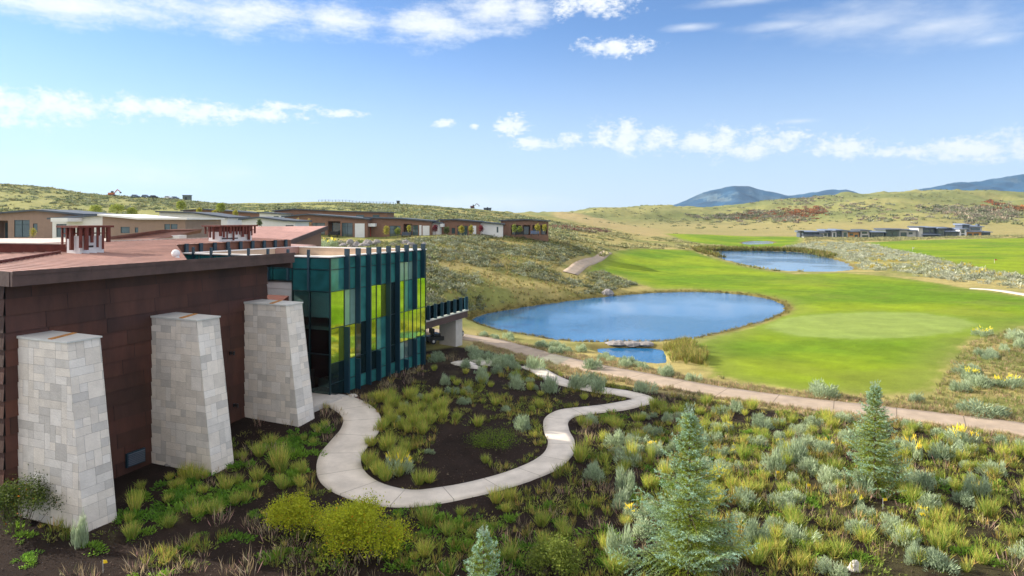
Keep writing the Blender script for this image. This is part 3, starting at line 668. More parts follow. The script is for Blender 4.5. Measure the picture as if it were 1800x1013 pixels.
# ---- glass pavilion
GA, GB, GL, GW = 15.5, -2.15, 10.8, 11.4
pav = empty('glass_pavilion', AB(GA+5, 3, .8), 'two storey pavilion of teal glass and painted lime reflections with navy fins', 'building')
G = lambda s, o, z: AB(GA+s, GB-o, z)           # right-hand face
Lf = lambda s, o, z: AB(GA-o, GB+s, z)          # entrance face
ZR = [8.76, 8.10, 6.85, 4.75, 2.75, 1.60, .55]
fin_s = [1.32+1.1*k for k in range(9)]
bays = [0]+fin_s+[GL]
code = ['TTLLDD','TTPLTT','TTTDDT','TTLGDT','TTLTTT','TTDDDT','TPLLPT','TPTLCT','TTLLTT','TTLLTT']
mp_ = {'T':'g_teal','P':'g_pale','L':'g_lime','G':'g_limerefldeep','D':'g_dark','C':'g_window'}
for i in range(10):
    for j in range(6):
        m = MB(); m.box(bays[i]+.02, -.03, ZR[j+1]+.02, bays[i+1]-.02, .0, ZR[j]-.02, G); m.build('glass_pane', M[mp_[code[i][j]]], pav)
mu_ = MB()
for z in ZR: mu_.box(0, -.05, z-.02, GL, .03, z+.02, G)
for i, s in enumerate(bays): mu_.box(s-.02, -.06, .3, s+.02, .035, 8.79, G)
for i in range(1, 10): s = (bays[i]+bays[i+1])/2; mu_.box(s-.012, -.04, .3, s+.012, .015, 8.76, G) if i in (1,3,6,7,8) else None
mu_.box(0, -.08, 8.76, GL, .045, 8.80, G)
fin_ext = [[(6.9,9.25),(.5,4.7)],[(4.75,9.25),(.5,2.65)],[(.5,9.25)],[(6.85,9.25),(.5,2.75)],[(.5,9.25)],[(.5,9.25)],[(8.1,9.25),(.5,1.55)],[(4.8,9.25),(.5,2.75)],[(6.85,9.25),(.5,2.75)]]
for s, ex in zip(fin_s, fin_ext):
    for z0, z1 in ex: m = MB(); m.box(s-.045, .036, z0, s+.045, .36, z1, G); m.build('fin', M['navy'], pav)
# entrance face
ls = [0, 1.42, 2.65]; 
for i in range(2):
    for j in (0, 1): m = MB(); m.box(ls[i]+.03, -.03, ZR[j+1]+.02, ls[i+1]-.03, 0, ZR[j]-.02, Lf); m.build('glass_pane', M['g_tealdark'], pav)
    for z0, z1 in ((3.3, 6.83),): m = MB(); m.box(ls[i]+.03, -.02, z0+.02, ls[i+1]-.03, 0, z1, Lf); m.build('glass_pane', M['g_clear'], pav)
m = MB(); m.box(.03, -.02, .9, 1.39, 0, 3.26, Lf); m.build('glass_pane', M['g_clear'], pav)
dr = MB()
for x0, x1 in ((1.46,1.56),(2.5,2.6)): dr.box(x0, -.05, .85, x1, .02, 3.2, Lf)
dr.box(1.561,-.05,3.08, 2.499,.02,3.2, Lf); dr.box(1.561,-.05,.85, 2.499,.02,1.1, Lf); dro = dr.build('door', M['navyframe'], pav)
h_ = MB(); h_.tube(Lf(1.7,.1,1.7), Lf(1.7,.1,2.5), .03); h_.build('handle', M['capmetal'], dro)
for s in ls: mu_.box(s-.035, -.061, .6, s+.035, .04, 8.79, Lf)
for z in (8.76, 8.10, 6.85, 3.28): mu_.box(.036, -.05, z-.03, 2.61, .035, z+.03, Lf)
mu_.box(.04, -.08, 8.77, GW, .046, 8.80, Lf)
b2 = [2.65+1.46*k for k in range(7)]
for i in range(6):
    m = MB(); m.box(b2[i]+.03, -.03, 7.45, b2[i+1]-.03, 0, 8.08, Lf); m.build('glass_pane', M['g_tealdark'], pav)
    m = MB(); m.box(b2[i]+.03, -.03, 8.12, b2[i+1]-.03, 0, 8.74, Lf); m.build('glass_pane', M['g_tealdark'], pav)
mu_.box(2.69, -.05, 7.38, GW, .03, 7.44, Lf); mu_.box(2.69, -.05, 8.085, GW, .03, 8.115, Lf)
mu_.build('mullions', M['navyframe'], pav)
for k in range(7):
    s = 1.42+1.48*k; m = MB(); m.box(s-.07, .048, 6.85 if k == 0 else 7.4, s+.07, .16, 9.24, Lf); m.build('fin', M['navy'], pav)
# far left side parapet, its fins, white caps and the roof deck
m = MB(); m.hexa([AB(GA,GB+GW,7.4),AB(GA,GB+GW-.2,7.4),AB(GA+GL,GB+GW-.2,7.4),AB(GA+GL,GB+GW,7.4)],[AB(GA,GB+GW,8.8),AB(GA,GB+GW-.2,8.8),AB(GA+GL,GB+GW-.2,8.8),AB(GA+GL,GB+GW,8.8)])
m.hexa([AB(GA+GL-.2,GB+.2,7.4),AB(GA+GL,GB+.2,7.4),AB(GA+GL,GB+GW-.21,7.4),AB(GA+GL-.2,GB+GW-.21,7.4)],[AB(GA+GL-.2,GB+.2,8.8),AB(GA+GL,GB+.2,8.8),AB(GA+GL,GB+GW-.21,8.8),AB(GA+GL-.2,GB+GW-.21,8.8)])
m.box(GA+.09,GB+.09,8.2,GA+GL-.21,GB+.2,8.8,AB); m.box(GA+.09,GB+.21,8.2,GA+.2,GB+GW-.21,8.8,AB)
m.build('parapet', M['beige'], pav)
m = MB(); c0, c1 = 8.80, 8.87
m.box(GA-.1,GB-.1,c0+.002,GA+GL+.05,GB+.25,c1,AB); m.box(GA-.1,GB+.252,c0+.002,GA+.25,GB+GW-.252,c1,AB); m.box(GA-.1,GB+GW-.25,c0+.002,GA+GL+.05,GB+GW+.08,c1,AB); m.box(GA+GL-.25,GB+.252,c0+.002,GA+GL+.05,GB+GW-.252,c1,AB)
m.build('parapet_cap', M['whiteroof'], pav)
for k in range(9): a = GA+.5+1.15*k; m = MB(); m.box(a-.12,GB+GW+.082,8.3,a+.12,GB+GW+.2,9.42,AB); m.build('fin', M['navy'], pav)
m = MB(); m.box(GA+.2,GB+.2,8.0,GA+GL-.2,GB+GW-.2,8.25,AB); m.build('roof', M['gravel'], pav)
# interior: floors, ceiling, back walls
m = MB(); m.box(.1,-11,.3,GL-.05,-.3,.85,G); m.box(.35,-11,4.6,GL-.1,-.35,4.8,G) ; m.build('floor_slab', M['concrete'], pav)
m = MB(); m.box(.1,-11.2,6.9,GL-.05,-.1,7.3,G); m.box(.12,-5.0,5.35,2.4,-.1,6.89,G); m.build('ceiling', M['whiteplaster'], pav)
m = MB(); m.box(3.6,-11,.86,3.9,-.4,4.59,G); m.box(10.55,-10,.86,10.75,-.1,6.9,G); m.box(.4,-4.9,.86,4,-4.6,5.3,G); m.build('inner_wall', M['dark'], pav)
m = MB(); m.box(2.0,-2.4,.86,2.8,-1.6,1.3,G); m.box(.9,-2.6,.86,1.4,-2.2,2.0,G); m.build('reception_desk', M['palegrey'], pav)
# side wing wall behind the entrance: beige above sloping steel parapet
m = MB(); m.box(GA+.5,GB+2.7,.3,GA+.8,GB+GW-.3,7.35,AB); m.build('recess_wall', M['beige'], pav)
m = MB(); m.hexa([AB(13.2,-.2,.5),AB(15.3,-.2+.8,.5),AB(15.3,8,.5),AB(13.2,8,.5)],[AB(13.2,-.2,6.2),AB(15.3,.6,6.55),AB(15.3,8,6.55),AB(13.2,8,6.2)]); m.build('lower_parapet', M['corten_red'], pav)
# entrance step
m = MB(); m.box(12.7,-2.9,.5,15.6,-.3,1.03,AB); tag(m.build('paving', M['concrete'], loc=AB(14,-1.5,.8)), kind='structure')
# ---- terrace deck beyond the pavilion
TA0, TA1, TB0, TB1 = 26.35, 35.6, -.9, 6.0
ter = empty('raised_terrace', AB(31, 2, .3), 'raised terrace with brown fascia and navy fin railing on a concrete pier', 'terrace')
m = MB(); m.box(TA0,TB0,2.72,TA1,TB1,3.25,AB); m.build('deck', M['corten_trim'], ter)
m = MB(); m.box(TA0,TB0-.09,3.252,TA1+.05,TB1,3.33,AB); m.build('deck_edge', M['concrete'], ter)
m = MB(); m.box(TA1-1.5,TB0+.35,-.4,TA1-.3,TB0+1.9,2.718,AB); m.build('pier', M['concrete'], ter)
m = MB(); m.box(TA0+2.0,TB0+1.5,-.2,TA0+2.5,TB0+2.0,2.718,AB); m.build('column', M['corten_trim'], ter)
for k in range(9): a = TA0+.5+k*1.08; m = MB(); m.box(a-.05,TB0-.08,3.34,a+.05,TB0+.16,4.45,AB); m.build('railing_fin', M['navy'], ter)
m = MB(); m.box(TA0+.1,TB0+.18,3.36,TA1-.1,TB0+.2,4.35,AB); m.build('railing_glass', M['g_clear'], ter)
for k in range(5):
    a = TA0+.3+k*1.2; m = MB(); m.tube(AB(a,3.5,3.33),AB(a,3.5,5.1),.05); m.box(a-.1,3.4,5.1,a+.1,3.6,5.16,AB); m.build('railing_post', M['corten_red'], ter)
# ---- golf carts under the terrace
def cart_(cx, cy, rot, label):
    zc = H(cx, cy)+.08; root = empty('golf_cart', (cx, cy, zc), label, 'golf cart', 'golf carts under the terrace'); c, s = math.cos(rot), math.sin(rot)
    T = lambda x, y, z: Vector((cx+x*c-y*s, cy+x*s+y*c, zc+z))
    m = MB(); m.hexa([T(-1.1,-.55,.25),T(1.15,-.5,.25),T(1.15,.5,.25),T(-1.1,.55,.25)],[T(-1.1,-.55,.62),T(1.0,-.5,.55),T(1.0,.5,.55),T(-1.1,.55,.62)]); m.hexa([T(.75,-.5,.551),T(1.1,-.42,.551),T(1.1,.42,.551),T(.75,.5,.551)],[T(.72,-.48,.95),T(.95,-.4,.85),T(.95,.4,.85),T(.72,.48,.95)]); m.build('body', M['black'], root)
    m = MB(); m.box(-.55,-.5,.63,.0,.5,.82,T); m.build('seat', M['black'], root); m = MB(); m.box(-.68,-.5,.8,-.56,.5,1.25,T); m.build('backrest', M['black'], root)
    m = MB(); m.hexa([T(-.95,-.6,1.78),T(.75,-.55,1.78),T(.75,.55,1.78),T(-.95,.6,1.78)],[T(-.9,-.52,1.86),T(.7,-.48,1.86),T(.7,.48,1.86),T(-.9,.52,1.86)]); m.build('canopy', M['black'], root)
    m = MB()
    for x, y in ((-.85,-.5),(-.85,.5),(.72,-.47),(.72,.47)): m.tube(T(x,y,.6),T(x*.95,y,1.78),.025)
    m.build('canopy_posts', M['black'], root)
    for x in (-.7, .75):
        for y in (-.56, .56):
            w = MB(); w.tube(T(x,y-.09,.24),T(x,y+.09,.24),.24,.24,14); wo_ = w.build('wheel', M['black'], root); w = MB(); w.tube(T(x,y-.1,.24),T(x,y+.1,.24),.11,.11,10); w.build('rim', M['capmetal'], wo_)
for (a, b, rt, lb) in ((-6.15,57.2,.5,'black golf cart parked under the terrace left of the concrete pier'),(-5.2,60.5,1.3,'black golf cart parked deepest under the terrace, just left of the pier')): cart_(a, b, rt, lb)

# ---- other roofs behind the hall
o_ = empty('tile_roof_wing', P(480,430,58), 'low wing with a reddish ribbed tile roof behind the right chimney', 'building')
m = MB(); TL, TR_, BR, BL = P(380,399,66), P(575,397.5,66), P(503,425,56), P(380,425,56)
m.hexa([BL-Vector((0,0,.35)),BR-Vector((0,0,.35)),TR_-Vector((0,0,.35)),TL-Vector((0,0,.35))],[BL,BR,TR_,TL]); m.build('roof', M['tiles'], o_)
m = MB()
for k in range(80):
    t = (k+.5)/80; b0 = BL.lerp(Vector((TR_.x, BL.y, BL.z)), t); t0 = Vector((b0.x+0, TL.y, TL.z))
    # stop at the raked right edge
    if b0.x > BR.x: f = (b0.x-BR.x)/(TR_.x-BR.x); b0 = b0.lerp(t0, f)
    up = Vector((0,0,.01)); m.tube(b0+up, t0+up, .05, .05, 5)
m.build('tile_ribs', M['tiles'], o_)
m = MB(); m.hexa([BR-Vector((.0,0,.36)),BR+Vector((.12,0,-.36)),TR_+Vector((.12,0,-.36)),TR_-Vector((0,0,.36))],[BR+Vector((.004,0,.03)),BR+Vector((.12,0,.03)),TR_+Vector((.12,0,.03)),TR_+Vector((.004,0,.03))]); m.build('fascia', M['corten_trim'], o_)
m = MB(); m.hexa([Vector((BL.x,57,4)),Vector((BR.x,57,4)),Vector((TR_.x-.3,65,4)),Vector((BL.x,65,4))],[Vector((BL.x,57,8.85)),Vector((BR.x,57,8.85)),Vector((TR_.x-.3,65,9.8)),Vector((BL.x,65,9.8))]); m.build('wall', M['brownplaster'], o_)
o_ = empty('flat_roof_wing', P(500,432,52), 'lower pinkish flat roof in front of the ribbed tile roof', 'building')
m = MB(); pts = [P(440,436,50.5),P(500,436,50.5),P(556,431,55.5),P(440,425.5,55.5)]; m.hexa([p-Vector((0,0,.5)) for p in pts], pts); m.build('roof', M['roofmetal'], o_)
m = MB(); m.hexa([Vector((p.x+(.2 if i in (0,3) else -.2), p.y, 4)) for i, p in enumerate(pts)], [p+Vector((.2 if i in (0,3) else -.2, 0, -.51)) for i, p in enumerate(pts)]); m.build('wall', M['brownplaster'], o_)
o_ = empty('parapet_wing', P(40,450,32), 'dark red steel parapet enclosing the gravel roof at the far left', 'building')
m = MB(); p0, p1 = P(-160,470,30.5), P(117,449,34.5); q0, q1 = P(-160,427,30.5), P(117,430,34.5); bk = Vector((0,.15,0))
m.hexa([p0,p1,p1+bk,p0+bk],[q0,q1,q1+bk,q0+bk]); m.build('parapet', M['corten_red'], o_)
m = MB(); e = Vector((0,-.06,0)); u_ = Vector((0,0,.004)); m.hexa([q0+e+u_,q1+e+u_,q1+bk*2+u_,q0+bk*2+u_],[q0+e+u_*13,q1+e+u_*13,q1+bk*2+u_*13,q0+bk*2+u_*13]); m.build('parapet_cap', M['gravel'], o_)
m = MB(); g0 = [P(-300,427,35.5),P(185,432,44),P(190,425,58),P(-300,421.5,58)]
for g in g0: g.z = 9.35
m.hexa([g-Vector((0,0,.3)) for g in g0], g0); m.build('roof', M['gravel'], o_)
o_ = empty('steel_canopy', P(260,415,60), 'long tapering brown steel beam canopy left of the right chimney', 'canopy')
m = MB(); pts = [P(187,421,56),P(262,421,58),P(331,411,66),P(334,403.5,66),P(285,404,62),P(187,417,56)]
m.hexa([p for p in pts], [p+Vector((0,2.6,0)) for p in pts]); m.build('beam', M['corten_brown'], o_)
m = MB(); c_ = P(293,421,62.2); m.box(c_.x-1.1,c_.y,5,c_.x+1.1,c_.y+1.5,9.5); m.build('pier', M['whiteplaster'], o_)
# mounted rooftop of planting behind the pavilion is made of rocks and shrubs further down

# ================================================================ cottages on the rise
def interp_top(top, u):
    us = [p[0] for p in top]; return float(np.interp(u, us, [p[1] for p in top]))
def cottage(name, label, top, vb, Y, depth, wall, openings, roof='darkroof', group='flat roofed cottages on the rise', cat='cottage', roofless=False, zdown=1.2):
    """openings: (u0,v0,u1,v1,kind) kind: w window, s slit, p porch recess, d red door, x wooden door, W white panel"""
    u0, u1 = top[0][0], top[-1][0]; base = P((u0+u1)/2, vb, Y)
    root = empty(name, (base.x, Y, base.z), label, cat, group)
    zb = base.z-zdown; X = lambda u: (u-900)/F*Y; Zt = lambda u: CZ-(interp_top(top, u)-HZ)/F*Y; Zv = lambda v: CZ-(v-HZ)/F*Y
    cuts = sorted(set([p[0] for p in top]+[o[0] for o in openings if o[4] != 'W']+[o[2] for o in openings if o[4] != 'W']))
    cuts = [c for c in cuts if u0 <= c <= u1]; m = MB()
    for a, b in zip(cuts[:-1], cuts[1:]):
        mid = (a+b)/2; ops = sorted([(Zv(o[3]), Zv(o[1])) for o in openings if o[4] != 'W' and o[0] <= mid <= o[2]])
        zc = zb
        for lo, hi in ops:
            if lo > zc: m.poly([(X(a),Y,zc),(X(b),Y,zc),(X(b),Y,lo),(X(a),Y,lo)])
            zc = max(zc, hi)
        m.poly([(X(a),Y,zc),(X(b),Y,zc),(X(b),Y,Zt(b)),(X(a),Y,Zt(a))])
    m.poly([(X(u0),Y,zb),(X(u0),Y,Zt(u0)),(X(u0),Y+depth,Zt(u0)),(X(u0),Y+depth,zb)]); m.poly([(X(u1),Y,zb),(X(u1),Y+depth,zb),(X(u1),Y+depth,Zt(u1)),(X(u1),Y,Zt(u1))])
    for (pa, pb) in zip(top[:-1], top[1:]): m.poly([(X(pa[0]),Y+depth,zb),(X(pa[0]),Y+depth,Zt(pa[0])),(X(pb[0]),Y+depth,Zt(pb[0])),(X(pb[0]),Y+depth,zb)])
    for o in openings:
        if o[4] == 'W': continue
        xa, xb, zl, zh = X(o[0]), X(o[2]), Zv(o[3]), Zv(o[1]); dp = 2.2 if o[4] == 'p' else .22
        for q in ([(xa,Y,zl),(xa,Y,zh),(xa,Y+dp,zh),(xa,Y+dp,zl)],[(xb,Y,zl),(xb,Y+dp,zl),(xb,Y+dp,zh),(xb,Y,zh)],[(xa,Y,zh),(xb,Y,zh),(xb,Y+dp,zh),(xa,Y+dp,zh)],[(xa,Y,zl),(xa,Y+dp,zl),(xb,Y+dp,zl),(xb,Y,zl)]): m.poly(q)
        if o[4] == 'p': m.poly([(xa,Y+dp,zl),(xb,Y+dp,zl),(xb,Y+dp,zh),(xa,Y+dp,zh)])
    m.build('wall', M[wall], root)
    for o in openings:
        xa, xb, zl, zh = X(o[0]), X(o[2]), Zv(o[3]), Zv(o[1])
        if o[4] in 'ws':
            m = MB(); m.box(xa+.04,Y+.10,zl+.04,xb-.04,Y+.14,zh-.04); 
            fr = MB(); n = max(1, round((xb-xa)/.95)); e = .05
            fr.box(xa,Y+.03,zl,xb,Y+.17,zl+e); fr.box(xa,Y+.03,zh-e,xb,Y+.17,zh)
            for k in range(n+1): q = xa+(xb-xa)*k/n; fr.box(q-e/2 if 0 < k < n else (q if k == 0 else q-e),Y+.04,zl+e,q+e/2 if 0 < k < n else (q+e if k == 0 else q),Y+.16,zh-e)
            if zh-zl > 1.6 and o[4] == 'w': fr.box(xa+e,Y+.05,zh-.72,xb-e,Y+.15,zh-.66)
            f_ = fr.build('window', M['navyframe'], root); m.build('pane', M['g_window'], f_)
        elif o[4] == 'd': m = MB(); m.box(xa,Y+.08,zl,xb,Y+.14,zh); m.build('door', M['redpaint'], root)
        elif o[4] == 'x':
            m = MB(); n = 5
            for k in range(n): m.box(xa+(xb-xa)*k/n+.02,Y+.1,zl,xa+(xb-xa)*(k+1)/n-.02,Y+.16,zh)
            m.build('timber_screen', M['wood'], root)
        elif o[4] == 'p':
            m = MB(); m.box(xa+.3,Y+2.05,zl+.05,xb-.3,Y+2.12,zh-.35); m.build('porch_window', M['g_window'], root)
        elif o[4] == 'W': m = MB(); m.box(xa,Y-.09,zl-.3,xb,Y-.004,zh); m.build('wall_panel', M['whiteplaster'], root)
    rm = MB(); tk = .26
    for k, (pa, pb) in enumerate(zip(top[:-1], top[1:])):
        xa, xb = X(pa[0])-(.45 if k == 0 else 0), X(pb[0])+(.45 if k == len(top)-2 else 0)
        za, zb_ = Zt(pa[0]), Zt(pb[0])
        rm.hexa([(xa,Y-.55,za+.003),(xb,Y-.55,zb_+.003),(xb,Y+depth+.4,zb_+.003),(xa,Y+depth+.4,za+.003)],[(xa,Y-.55,za+tk),(xb,Y-.55,zb_+tk),(xb,Y+depth+.4,zb_+tk),(xa,Y+depth+.4,za+tk)])
    rm.build('roof', M[roof], root)
    return root
def slab(root, name, u0, v0, u1, v1, Y, depth, mat): 
    a, b = P(u0, v1, Y), P(u1, v0, Y); m = MB(); m.box(a.x, Y, a.z, b.x, Y+depth, b.z); return m.build(name, M[mat], root)
cottage('cottage','brown cottage with a wide glazed door, farthest left behind the roofs',[(-60,375),(0,376),(64,371),(146,379)],421,104,9,'brownlight',[(-12,388,14,420,'p'),(25,387,52,417,'w'),(58,393,66,409,'s')])
c_ = cottage('cottage','white walled cottage with a projecting flat canopy, second from left',[(92,386),(118,384),(180,379.5)],421,101,8,'whiteplaster',[(99,394,117,417,'w')]); slab(c_,'canopy',89,383.2,119,390,97.5,3.4,'whiteplaster')
cottage('cottage','brown cottage under a white roof behind the left chimney',[(180.5,379.5),(246,386),(326,386.5)],421,98,12,'brownlight',[(212,399,228,410,'w'),(237,400,243,409,'s'),(289,394,299,406,'s'),(300,394,312,403,'w')],roof='whiteroof')
cottage('cottage','white cottage with a honey coloured timber screen, left of the right chimney',[(280,373.5),(341,375.5),(399,384)],425,122,9,'whiteplaster',[(327,393,337,408,'w'),(346,393,365,412,'x')])
cottage('cottage','brown cottage standing behind the white one with young yellow trees before it',[(322,371),(358,369),(456,376)],400,168,10,'brownplaster',[(405,380,440,384,'w')])
cottage('cottage','small white walled cottage wedged between two brown roofs',[(456,374.5),(492,377)],400,160,8,'whiteplaster',[(481,380,490,384,'s')])
cottage('cottage','long brown cottage forming the rear row on the rise',[(482,372),(515,368.5),(600,372.5),(681,374.5)],400,178,10,'brownplaster',[(626,378,640,384,'w'),(655,378,667,384,'w')])
cottage('cottage','white cottage with a dark low roof directly above the ribbed tile roof',[(425,387),(455,383.5),(500,389),(519,390.5)],412,118,8,'whiteplaster',[(502,396,516,404,'w')])
cottage('cottage','brown cottage with tall windows and a porch, left half of the front row',[(500,382),(541,378),(600,382),(646,386.5)],417,136,10,'brownplaster',[(549,392,571,413,'w'),(576,389,598,416,'p'),(601,392,620,416,'w'),(624,393,641,416,'W')])
c_ = cottage('cottage','brown cottage with a red door under a white canopy in the front row',[(643,383.5),(700,385),(758,390)],418,138.5,10,'brownplaster',[(646,399,652,416,'d'),(685,397,704,417,'w'),(709,394,724,417,'p'),(725,396,735,416,'w'),(737,396,741,415,'W'),(743,397,755,415,'W')]); slab(c_,'canopy',645,393,659,398.5,136.5,1.9,'whiteplaster')
c_ = cottage('cottage','narrow white gabled cottage end beside a dark red tree',[(758.5,392),(773,393.5)],416,141,7,'whiteplaster',[]); slab(c_,'canopy',773.3,393.5,779,399,140.5,3,'whiteplaster')
cottage('cottage','brown cottage with two slim trees at its windows, right of the dark red tree',[(773.5,387.5),(800,387),(844,391)],415,144.5,10,'brownplaster',[(794,401,800,411,'s'),(804,397,822,414,'w'),(825,395,829,414,'s'),(831,397,837,413,'W')])
cottage('cottage','long white cottage wall with one slit window',[(844.5,391),(884,395.5)],414,146,9,'whiteplaster',[(873,399,876,409,'s')])
cottage('cottage','brown cottage with open colonnaded porch at the right end of the row',[(880,388.5),(925,387),(964,389.5)],415,151,11,'brownplaster',[(898,396,916,413,'p'),(919,396,932,413,'p'),(936,396,947,413,'p'),(950,396,962,413,'p')])
# ---- houses across the fairway
def far_house(label, blocks, vb=420.5, Y=420):
    u0 = min(b[0] for b in blocks); u1 = max(b[1] for b in blocks); base = P((u0+u1)/2, vb, Y)
    root = empty('house', (base.x, Y, base.z), label, 'house', 'modern houses beyond the fairway')
    for (a, b, vt_, vbt, dy, dep, mat, roof, wins) in blocks:
        y = Y+dy; A = P(a, vbt, Y); B = P(b, vt_, Y); m = MB(); m.box(A.x, y, A.z-(1.5 if vbt >= vb-.6 else 0), B.x, y+dep, B.z); m.build('wall', M[mat], root)
        if roof: m = MB(); m.hexa([(A.x-.8,y-1.2,B.z+.004),(B.x+.8,y-1.2,B.z+.004),(B.x+.8,y+dep+.8,B.z+.004),(A.x-.8,y+dep+.8,B.z+.004)],[(A.x-.8,y-1.2,B.z+.40),(B.x+.8,y-1.2,B.z+.40),(B.x+.8,y+dep+.8,B.z+1.0),(A.x-.8,y+dep+.8,B.z+1.0)]); m.build('roof', M[roof], root)
        for (wa, wb, wt, wbm) in wins:
            p_, q_ = P(wa, wbm, Y), P(wb, wt, Y); m = MB(); m.box(p_.x-.12, y-.10, p_.z-.12, q_.x+.12, y-.004, q_.z+.12); f_ = m.build('window', M['black'], root); m = MB(); m.box(p_.x, y-.14, p_.z, q_.x, y-.103, q_.z); m.build('pane', M['g_window'], f_)
far_house('slate blue house with an open steel frame at the left end of the far houses',[(1412,1437,408.5,421,0,10,'slate','roofgrey',[(1414,1420,410.5,413),(1428,1434,411,414)]),(1409,1440,415,421,-3,2.5,'whiteplaster','darkroof',[(1416,1426,416.3,420)]),(1405,1406.5,407,421,-2,1,'black',None,[]),(1405,1411,406,407.2,-2,8,'black',None,[])])
far_house('low brownish house with pale gable, second from left of the far houses',[(1440,1455,409.5,420.5,0,10,'palegrey','darkroof',[(1443,1446,412,416),(1449,1453,411,415)])])
far_house('navy and white house of narrow upright blocks among the far houses',[(1453,1462,406,420.5,2,9,'slate','roofgrey',[(1455,1459,408,412)]),(1463,1470,407.5,420.5,0,9,'whiteplaster','darkroof',[(1465,1468,410,417)]),(1471,1480,405.5,420.5,1,9,'slate','roofgrey',[(1473,1478,408,411),(1473,1478,414,418)]),(1481,1490,406.5,420.5,0,9,'palegrey','darkroof',[(1483,1488,409,418)])])
far_house('orange brown timber fronted house left of centre of the far houses',[(1492,1511,408.5,420.5,1,10,'wood','darkroof',[(1495,1501,411,414),(1504,1509,413,418)])])
far_house('cream house with a grey roof and timber porch',[(1514,1530,406,421,1,10,'palegrey','darkroof',[(1517,1527,414,420),(1517,1525,408,411)]),(1531,1554,409,421.5,0,10,'greygreen','roofgrey',[(1534,1540,413,420),(1545,1551,413,420)])])
far_house('grey green house with a large flat dark roof and wide glazing',[(1557,1581,404.5,422,0,12,'greygreen','darkroof',[(1559,1567,408,420),(1569,1577,408,420)]),(1582,1597,405,422,1,10,'palegrey','darkroof',[(1585,1595,409,416)])])
far_house('largest two storey blue grey house among the far houses',[(1599,1614,406,421.5,2,10,'palegrey','roofgrey',[(1601,1607,409,412)]),(1615,1622,400.5,421.5,0,10,'palegrey','darkroof',[]),(1622.5,1648,401,412,3,10,'slate','roofgrey',[(1626,1638,404,409),(1641,1646,404,409)]),(1622.5,1650,413,421.5,0,10,'slate','roofgrey',[(1625,1632,415,421),(1636,1645,415,421)]),(1650.5,1662,402,421.5,1,10,'greygreen','roofgrey',[(1652,1659,405,412)])])
far_house('low stone coloured garage house between the two tall far houses',[(1664,1685,408,420.5,1,9,'greygreen','roofgrey',[(1668,1674,411,418)]),(1663,1680,402,407.9,6,6,'slate','darkroof',[])])
far_house('pale two storey house with wide blue roofs at the right end of the far houses',[(1687,1699,403.5,420,0,10,'whiteplaster','roofgrey',[(1690,1695,405,410),(1690,1695,412,418)]),(1700,1727,408,420,1,10,'wood','roofgrey',[(1703,1710,411,418),(1714,1722,411,418)]),(1699,1712,396,407.9,4,7,'slate','roofgrey',[(1702,1708,399,404)]),(1713,1736,399.5,407.5,5,7,'palegrey','roofgrey',[(1716,1732,401,405)]),(1728,1747,409,420,3,9,'greygreen','roofgrey',[(1731,1740,412,418)]),(1730,1734,394,399.3,6,2,'slate',None,[])])

# ================================================================ vegetation
def kites(n, base, dirv, length, width, rr_, bend=0.15):
    """n leaf shaped quads"""
    d = dirv/np.linalg.norm(dirv, axis=1)[:, None]; rv = rr_.normal(size=(n, 3)); s = np.cross(d, rv); s /= np.linalg.norm(s, axis=1)[:, None]
    mid = base+d*length[:, None]*.5; b = np.cross(d, s)*(length*bend*rr_.normal(size=n))[:, None]
    tip = base+d*length[:, None]+b
    V = np.stack([base, mid+s*width[:, None]*.5, tip, mid-s*width[:, None]*.5], 1)
    return V.reshape(-1, 3)
def quads(n): return np.arange(n*4, dtype=np.int32).reshape(n, 4)
def shrub_arrays(rr_, n, rad, h, ln, wd, up=.8, tipcol=None, low=.0):
    """upright sprigs filling an uneven dome; returns V, C(per face)"""
    lob = rr_.normal(size=(7, 2))*rad*.5; li = rr_.integers(0, 7, n); lr = rr_.uniform(.35, .7, 7)*rad; lh = rr_.uniform(.65, 1.0, 7)*h
    th = rr_.uniform(0, 2*np.pi, n); q = np.sqrt(rr_.random(n))
    ox = lob[li, 0]+np.cos(th)*q*lr[li]; oy = lob[li, 1]+np.sin(th)*q*lr[li]
    hz = lh[li]*np.sqrt(np.maximum(0.05, 1-q*q*.85))*rr_.uniform(.35+low, 1, n)
    base = np.stack([ox, oy, np.maximum(0, hz-ln*.8)], 1)
    d = np.stack([ox*.8/rad+rr_.normal(size=n)*.28, oy*.8/rad+rr_.normal(size=n)*.28, np.full(n, up)+rr_.random(n)*.4], 1)
    L_ = ln*rr_.uniform(.6, 1.3, n); V = kites(n, base, d, L_, wd*rr_.uniform(.6, 1.4, n), rr_)
    k = rr_.uniform(.7, 1.25, n)[:, None]; C = np.ones((n, 3))*k
    if tipcol is not None:
        t = (hz > lh[li]*.75) & (rr_.random(n) < .75); C[t] = np.array(tipcol)*rr_.uniform(.8, 1.15, t.sum())[:, None]
    return V, C
def tuft_arrays(rr_, n, rad, h, wd, seed_heads=True):
    th = rr_.uniform(0, 2*np.pi, n); q = np.sqrt(rr_.random(n))*rad*.3
    base = np.stack([np.cos(th)*q, np.sin(th)*q, np.zeros(n)], 1); lean = rr_.uniform(.05, 1.0, n)**1.3
    d = np.stack([np.cos(th)*lean*.75, np.sin(th)*lean*.75, np.ones(n)], 1)
    L_ = h*rr_.uniform(.5, 1.1, n); V = kites(n, base, d, L_, np.full(n, wd)*rr_.uniform(.6, 1.3, n), rr_, .22)
    C = np.ones((n, 3))*rr_.uniform(.6, 1.25, n)[:, None]; s = rr_.random(n) < .35; C[s] *= np.array([1.35, 1.0, 1.6]); g = rr_.random(n) < .35; C[g] *= np.array([.6, .85, .7])
    return V, C
